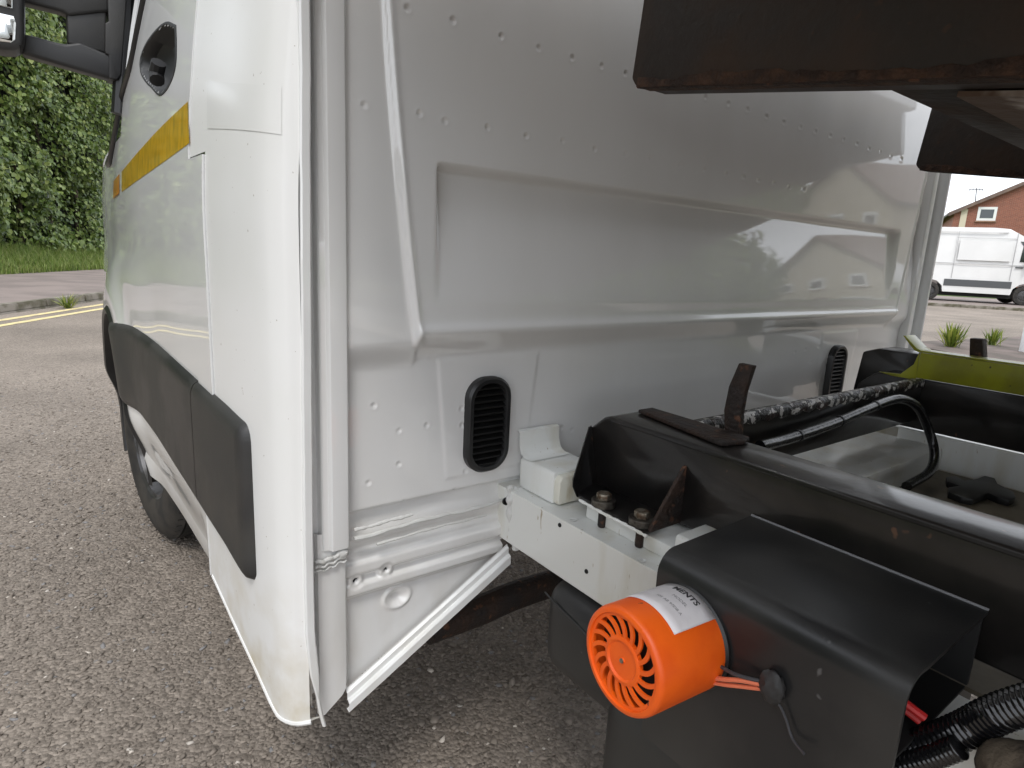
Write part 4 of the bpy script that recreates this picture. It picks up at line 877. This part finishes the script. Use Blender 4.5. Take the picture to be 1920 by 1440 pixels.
for l in (.62, 2.36):
    vpanel('seam', [(l, .84), (l+.016, .84), (l+.016, 2.5), (l, 2.5)], VSEAM, .003)
vpanel('seam', [(.6, 2.28), (.6, 2.295), (2.36, 2.295), (2.36, 2.28)], VSEAM, .003); vpanel('seam', [(-1.1, 1.36), (-1.1, 1.385), (2.36, 1.385), (2.36, 1.36)], VSEAM, .003); vpanel('seam', [(2.36, 1.36), (2.36, 1.38), (WB+.2, 1.38), (WB+.2, 1.36)], VSEAM, .003)
for x0, x1, z0, z1_ in ((.7, 2.28, 1.5, 2.2),): vpanel('pressed_panel', [(x0, z0), (x0, z1_), (x1, z1_), (x1, z0)], VW, .010)
vpanel('roof_gutter', [(-1.1, 2.50), (-1.1, 2.515), (WB-.8, 2.515), (WB-.8, 2.50)], VSEAM, .003)
vpanel('cab_window', [(2.55, 1.50), (2.58, 2.20), (WB-.42, 2.20), (WB+.05, 1.62), (WB+.05, 1.50)], GLASS, .006)
vpanel('door_handle', [(2.45, 1.28), (2.45, 1.33), (2.68, 1.33), (2.68, 1.28)], VTR, .03)
MB().prism([Vp(WB-.15, -.02, 1.35), Vp(WB-.15, -.02, 1.75), Vp(WB-.15, -.24, 1.75), Vp(WB-.15, -.24, 1.35)], (VD[0]*.1, VD[1]*.1, 0), .02).build('wing_mirror', VTR, van)
for l in (0, WB):
    for o in (.14, 1.86): car_wheel(van, Vector(Vp(l, o, .34)), Vector((-VN[0], -VN[1], 0)) if o < 1 else Vector((VN[0], VN[1], 0)), .34, .11)
MB().prism([Vp(-.9, .15, .20), Vp(WB+.8, .15, .20), Vp(WB+.8, 1.85, .20), Vp(-.9, 1.85, .20)], (0, 0, .16)).build('underbody', DARK, van)

# --- houses
def brickmat(name, c1, c2, mort, sc_=1):
    M = bpy.data.materials.new(name); M.use_nodes = True; t = M.node_tree; b = t.nodes['Principled BSDF']; tcn = N(t, 'ShaderNodeTexCoord'); sx = N(t, 'ShaderNodeSeparateXYZ'); cb = N(t, 'ShaderNodeCombineXYZ'); t.links.new(tcn.outputs['Object'], sx.inputs[0])
    ad = N(t, 'ShaderNodeMath', operation='ADD'); t.links.new(sx.outputs['X'], ad.inputs[0]); t.links.new(sx.outputs['Y'], ad.inputs[1]); t.links.new(ad.outputs[0], cb.inputs['X']); t.links.new(sx.outputs['Z'], cb.inputs['Y'])
    br = N(t, 'ShaderNodeTexBrick'); br.inputs['Scale'].default_value = 4.4; br.inputs['Color1'].default_value = (*c1, 1); br.inputs['Color2'].default_value = (*c2, 1); br.inputs['Mortar'].default_value = (*mort, 1); br.inputs['Mortar Size'].default_value = .018; t.links.new(cb.outputs[0], br.inputs['Vector'])
    t.links.new(br.outputs['Color'], b.inputs['Base Color']); b.inputs['Roughness'].default_value = .85; return M
BRICK = brickmat('red_brick', (.30, .10, .062), (.22, .072, .045), (.28, .22, .18)); BROWNB = brickmat('pale_brick', (.30, .17, .11), (.24, .13, .08), (.25, .2, .16))
RENDER = mat('cream_render', (.52, .46, .36), .85, var=(.45, .40, .31), vscale=.7)
TILE = mat('roof_tiles', (.14, .10, .085), .8, var=(.20, .14, .11), vscale=3, bump=.4, bscale=10); REDT = mat('red_roof_tiles', (.30, .09, .06), .8, var=(.22, .08, .06), vscale=3)
FRAME = mat('white_upvc', (.78, .78, .77), .4); WOOD = mat('cream_fascia', (.62, .55, .42), .6)
HG = mat('house_glass', (.05, .06, .07), .05, spec=.8)
def house(E_, fx, fy, width, depth, eav, pitch, wallm, roofm, label, windows=(), side_windows=(), door=None, group=None, pipe=None):
    # gable front: E_ left front corner on the ground, fx along the gable, fy going back
    h = empty('house', (float(E_[0]), float(E_[1]), 0), label, 'house', group); fx = np.array(fx)/np.linalg.norm(fx); fy = np.array(fy)/np.linalg.norm(fy)
    def W(a, b, z): return (E_[0]+fx[0]*a+fy[0]*b, E_[1]+fx[1]*a+fy[1]*b, z)
    ap = eav+math.tan(pitch)*width/2
    MB().prism([W(0, 0, 0), W(width, 0, 0), W(width, 0, eav), W(width/2, 0, ap), W(0, 0, eav)], (fy[0]*depth, fy[1]*depth, 0)).build('wall', wallm, h, smooth=False)
    for sg in (0, 1):
        a0 = -.35 if sg == 0 else width+.35; z0 = eav-.35*math.tan(pitch); t_ = .16; q = [W(a0, -.25, z0), W(width/2, -.25, ap), W(width/2, -.25, ap+t_), W(a0, -.25, z0+t_)]
        rf = MB().prism(q, (fy[0]*(depth+.5), fy[1]*(depth+.5), 0)).build('roof', roofm, h, smooth=False)
        bq = [W(a0, -.29, z0-.10), W(width/2, -.29, ap-.10), W(width/2, -.29, ap+.05), W(a0, -.29, z0+.05)]; MB().prism(bq, (fy[0]*.04, fy[1]*.04, 0)).build('barge_board', TILE, h, smooth=False)
        MB().tube([W(a0, -.25, z0+.02), W(a0, depth+.25, z0+.02)], .06, 8).build('gutter', VTR, h)
    for a, z, ww, hh in windows:
        wd = MB().prism([W(a, -.03, z), W(a+ww, -.03, z), W(a+ww, -.03, z+hh), W(a, -.03, z+hh)], (fy[0]*.1, fy[1]*.1, 0)).build('window', FRAME, h, smooth=False); f = .18*min(ww, hh)
        MB().prism([W(a+f, -.036, z+f), W(a+ww-f, -.036, z+f), W(a+ww-f, -.036, z+hh-f), W(a+f, -.036, z+hh-f)], (fy[0]*.02, fy[1]*.02, 0)).build('pane', HG, wd, smooth=False)
        MB().prism([W(a-.06, -.09, z-.10), W(a+ww+.06, -.09, z-.10), W(a+ww+.06, -.09, z-.002), W(a-.06, -.09, z-.002)], (fy[0]*.08, fy[1]*.08, 0)).build('sill', BROWNB, wd, smooth=False)
    for b, z, ww, hh in side_windows:
        wd = MB().prism([W(-.03, b, z), W(-.03, b+ww, z), W(-.03, b+ww, z+hh), W(-.03, b, z+hh)], (fx[0]*.1, fx[1]*.1, 0)).build('window', FRAME, h, smooth=False)
        MB().prism([W(-.036, b+.12, z+.12), W(-.036, b+ww-.12, z+.12), W(-.036, b+ww-.12, z+hh-.12), W(-.036, b+.12, z+hh-.12)], (fx[0]*.02, fx[1]*.02, 0)).build('pane', HG, wd, smooth=False)
    if door:
        a, ww = door; MB().prism([W(a, -.03, .05), W(a+ww, -.03, .05), W(a+ww, -.03, 2.1), W(a, -.03, 2.1)], (fy[0]*.1, fy[1]*.1, 0)).build('door', mat('door_paint', (.10, .03, .03), .4), h, smooth=False)
    if pipe is not None:
        MB().prism([W(pipe, -.05, .05), W(pipe+.35, -.05, .05), W(pipe+.35, -.05, eav+.2), W(pipe, -.05, eav+.35)], (fy[0]*.06, fy[1]*.06, 0)).build('cream_panel', WOOD, h, smooth=False)
    return h, W
T_ = 42.0; E3 = CAM+ray(1790, 398)*T_; gx_ = RGT[:2]/np.linalg.norm(RGT[:2]); gx_ = np.array([.40, -.916]); gy_ = np.array([.916, .40])
def gab(px, py):                              # place on that gable wall
    d_ = ray(px, py); t = ((E3[:2]-CAM[:2])@gy_)/(d_[:2]@gy_); p_ = CAM+d_*t; return (p_[:2]-E3[:2])@gx_, p_[2]
wa, wz1 = gab(1835, 388); wb, wz0 = gab(1866, 414); pa, _ = gab(1800, 410)
h1, W1 = house(E3[:2], gx_, gy_, 11.0, 9.0, float(E3[2]), R(28), BRICK, TILE, 'red brick house with a small white window behind the parked van', windows=[(float(wa), float(wz0), float(wb-wa), float(wz1-wz0)), (float(wa), .9, 1.3, 1.2), (7.2, .9, 1.4, 1.2), (7.2, float(wz0), 1.3, 1.0)], pipe=float(pa))
# television aerial on the roof
ar = empty('aerial', W1(3.2, 4.0, float(E3[2])+1.3), 'thin television aerial on the brick house roof', 'aerial'); b0 = CAM+ray(1832, 380)*(T_+5); b1 = CAM+ray(1831, 353)*(T_+5)
ar.location = tuple(b0); ORG[ar.name] = Vector(b0)
MB().tube([tuple(b0-np.array([0, 0, 1.2])), tuple(b1)], .035, 6).build('mast', VTR, ar); MB().tube([tuple(b1-np.append(gx_*.45, .1)), tuple(b1+np.append(gx_*.45, -.1))], .03, 6).build('boom', VTR, ar)
for k in range(5): q = b1+np.append(gx_*(-.4+.2*k), -.1); MB().tube([tuple(q+np.array([0, 0, -.16])), tuple(q+np.array([0, 0, .16]))], .018, 5).build('rod', VTR, ar)
E4 = CAM+ray(1740, 424)*70.0
house(E4[:2], (.40, -.916), (.916, .4), 9, 10, 4.2, R(30), BRICK, REDT, 'distant house with a red tiled roof left of the brick gable', windows=[(5.6, 2.6, 1.4, 1.0)])
# houses on the other side of the junction (mirrored in the rear panel)
house((38, -15), (.25, -1), (1, .25), 8.5, 9, 5.0, R(33), RENDER, TILE, 'cream rendered house mirrored in the shiny rear panel', windows=[(1.0, .9, 1.8, 1.2), (5.4, .9, 1.8, 1.2), (1.0, 3.3, 1.2, 1.1), (3.8, 3.3, 1.2, 1.1), (6.2, 3.3, 1.2, 1.1)], door=(3.6, 1.0))
house((42, -4.5), (.25, -1), (1, .25), 8.5, 9, 5.0, R(30), BRICK, TILE, 'red brick house mirrored beside the cream one', windows=[(1.0, .9, 1.8, 1.2), (5.4, .9, 1.8, 1.2), (1.0, 3.3, 1.5, 1.1), (5.6, 3.3, 1.5, 1.1)], door=(3.6, 1.0))
house((33, -27), (.35, -1), (1, .35), 8.5, 9, 4.8, R(30), BROWNB, TILE, 'pale brick house beyond the cream one', windows=[(1.0, .9, 1.8, 1.2), (5.4, .9, 1.8, 1.2), (1.0, 3.3, 1.5, 1.1), (5.6, 3.3, 1.5, 1.1)], door=(3.6, 1.0))
# parked white car over there
cL = np.array([29.0, -12.2]); cdv = np.array([.25, -.97]); cdv /= np.linalg.norm(cdv); cn = np.array([-cdv[1], cdv[0]])
carr = empty('parked_car', (cL[0], cL[1], .0), 'white hatchback parked across the junction, mirrored in the panel', 'car')
def Cp(l, o, z): return (cL[0]+cdv[0]*l+cn[0]*o, cL[1]+cdv[1]*l+cn[1]*o, z+.09)
cprof = [(-.75, .32), (-.85, .6), (-.75, .95), (-.45, 1.40), (.2, 1.50), (1.1, 1.46), (1.9, .98), (2.9, .86), (3.25, .62), (3.2, .30), (2.85, .30), (2.75, .58), (2.5, .64), (2.25, .58), (2.15, .30), (.35, .30), (.25, .58), (0, .64), (-.25, .58), (-.35, .30)]
bm = bmesh.new(); wv = lambda z: .0+.16*max(0, (z-.9)/.6); A_ = [bm.verts.new(Cp(l, wv(z), z)) for l, z in cprof]; B2 = [bm.verts.new(Cp(l, 1.75-wv(z), z)) for l, z in cprof]
bm.faces.new(A_); bm.faces.new(B2[::-1]); n = len(cprof)
for i in range(n): bm.faces.new((A_[i], B2[i], B2[(i+1) % n], A_[(i+1) % n]))
bmesh.ops.recalc_face_normals(bm, faces=bm.faces[:]); bmesh.ops.triangulate(bm, faces=[f for f in bm.faces if len(f.verts) > 4]); obj('body', *fromb(bm), VW, carr, angle=30)
for o in (.0, 1.75):
    s_ = -1 if o == 0 else 1
    for q in ([(-.45, .98), (-.25, 1.36), (.45, 1.40), (.45, .98)], [(.52, .98), (.52, 1.40), (1.05, 1.38), (1.65, .98)]):
        MB().prism([Cp(l, (wv(z)-.012 if o == 0 else 1.75-wv(z)-.0), z) for l, z in q], (cn[0]*.012, cn[1]*.012, 0)).build('side_window', GLASS, carr, smooth=False)
for l in (0, 2.5):
    for o, s_ in ((.08, -1), (1.67, 1)): car_wheel(carr, Vector(Cp(l, o, .30)), Vector((cn[0]*s_, cn[1]*s_, 0)), .30, .09)
# bushes behind the camera, mirrored low in the panel
for i, (bx_, by_, rr, hh) in enumerate(((7.0, -14.5, 2.6, 4.6), (11.0, -15.2, 2.9, 5.6), (15.2, -15.6, 2.9, 5.2), (19.4, -16.2, 3.0, 7.2), (24.0, -17, 3.0, 7.4), (28.6, -19, 3.0, 7.0))):
    bs = empty('bush', (bx_, by_, .1), ['low round bush at the end of the row near the truck', 'second bush of the row mirrored in the panel', 'broad middle bush of the row mirrored in the panel', 'tallest bush of the row mirrored in the panel', 'fifth bush of the row, between the tallest and the last', 'last bush of the row before the cream house'][i], 'bush', 'bushes across the junction')
    n = 4200; u = rng.normal(0, 1, (n, 3)); u /= np.linalg.norm(u, axis=1)[:, None]; rad = rng.uniform(.75, 1.05, n)*(1+.18*np.array([noise.noise(Vector(q)*2.1+Vector((i*7, 0, 0))) for q in u]))
    c = np.stack([bx_+u[:, 0]*rr*rad, by_+u[:, 1]*rr*rad, .1+hh/2+u[:, 2]*hh/2*rad], -1); e1 = np.cross(u, rng.normal(0, 1, (n, 3))); e1 /= np.linalg.norm(e1, axis=1)[:, None]; e2 = np.cross(u+rng.normal(0, .5, (n, 3)), e1); s_ = rng.uniform(.14, .28, n)[:, None]
    V = np.stack([c-e1*s_, c-e2*s_*.5, c+e1*s_, c+e2*s_*.5], 1); bulk('foliage', V.reshape(-1, 3), np.arange(n*4).reshape(-1, 4), np.repeat(rng.random(n), 4), LEAF, bs, 'stuff')
    MB().tube([(bx_, by_, .0), (bx_+.1, by_, hh*.4), (bx_-.1, by_+.1, hh*.8)], .07, 6).build('stem', MUD, bs)
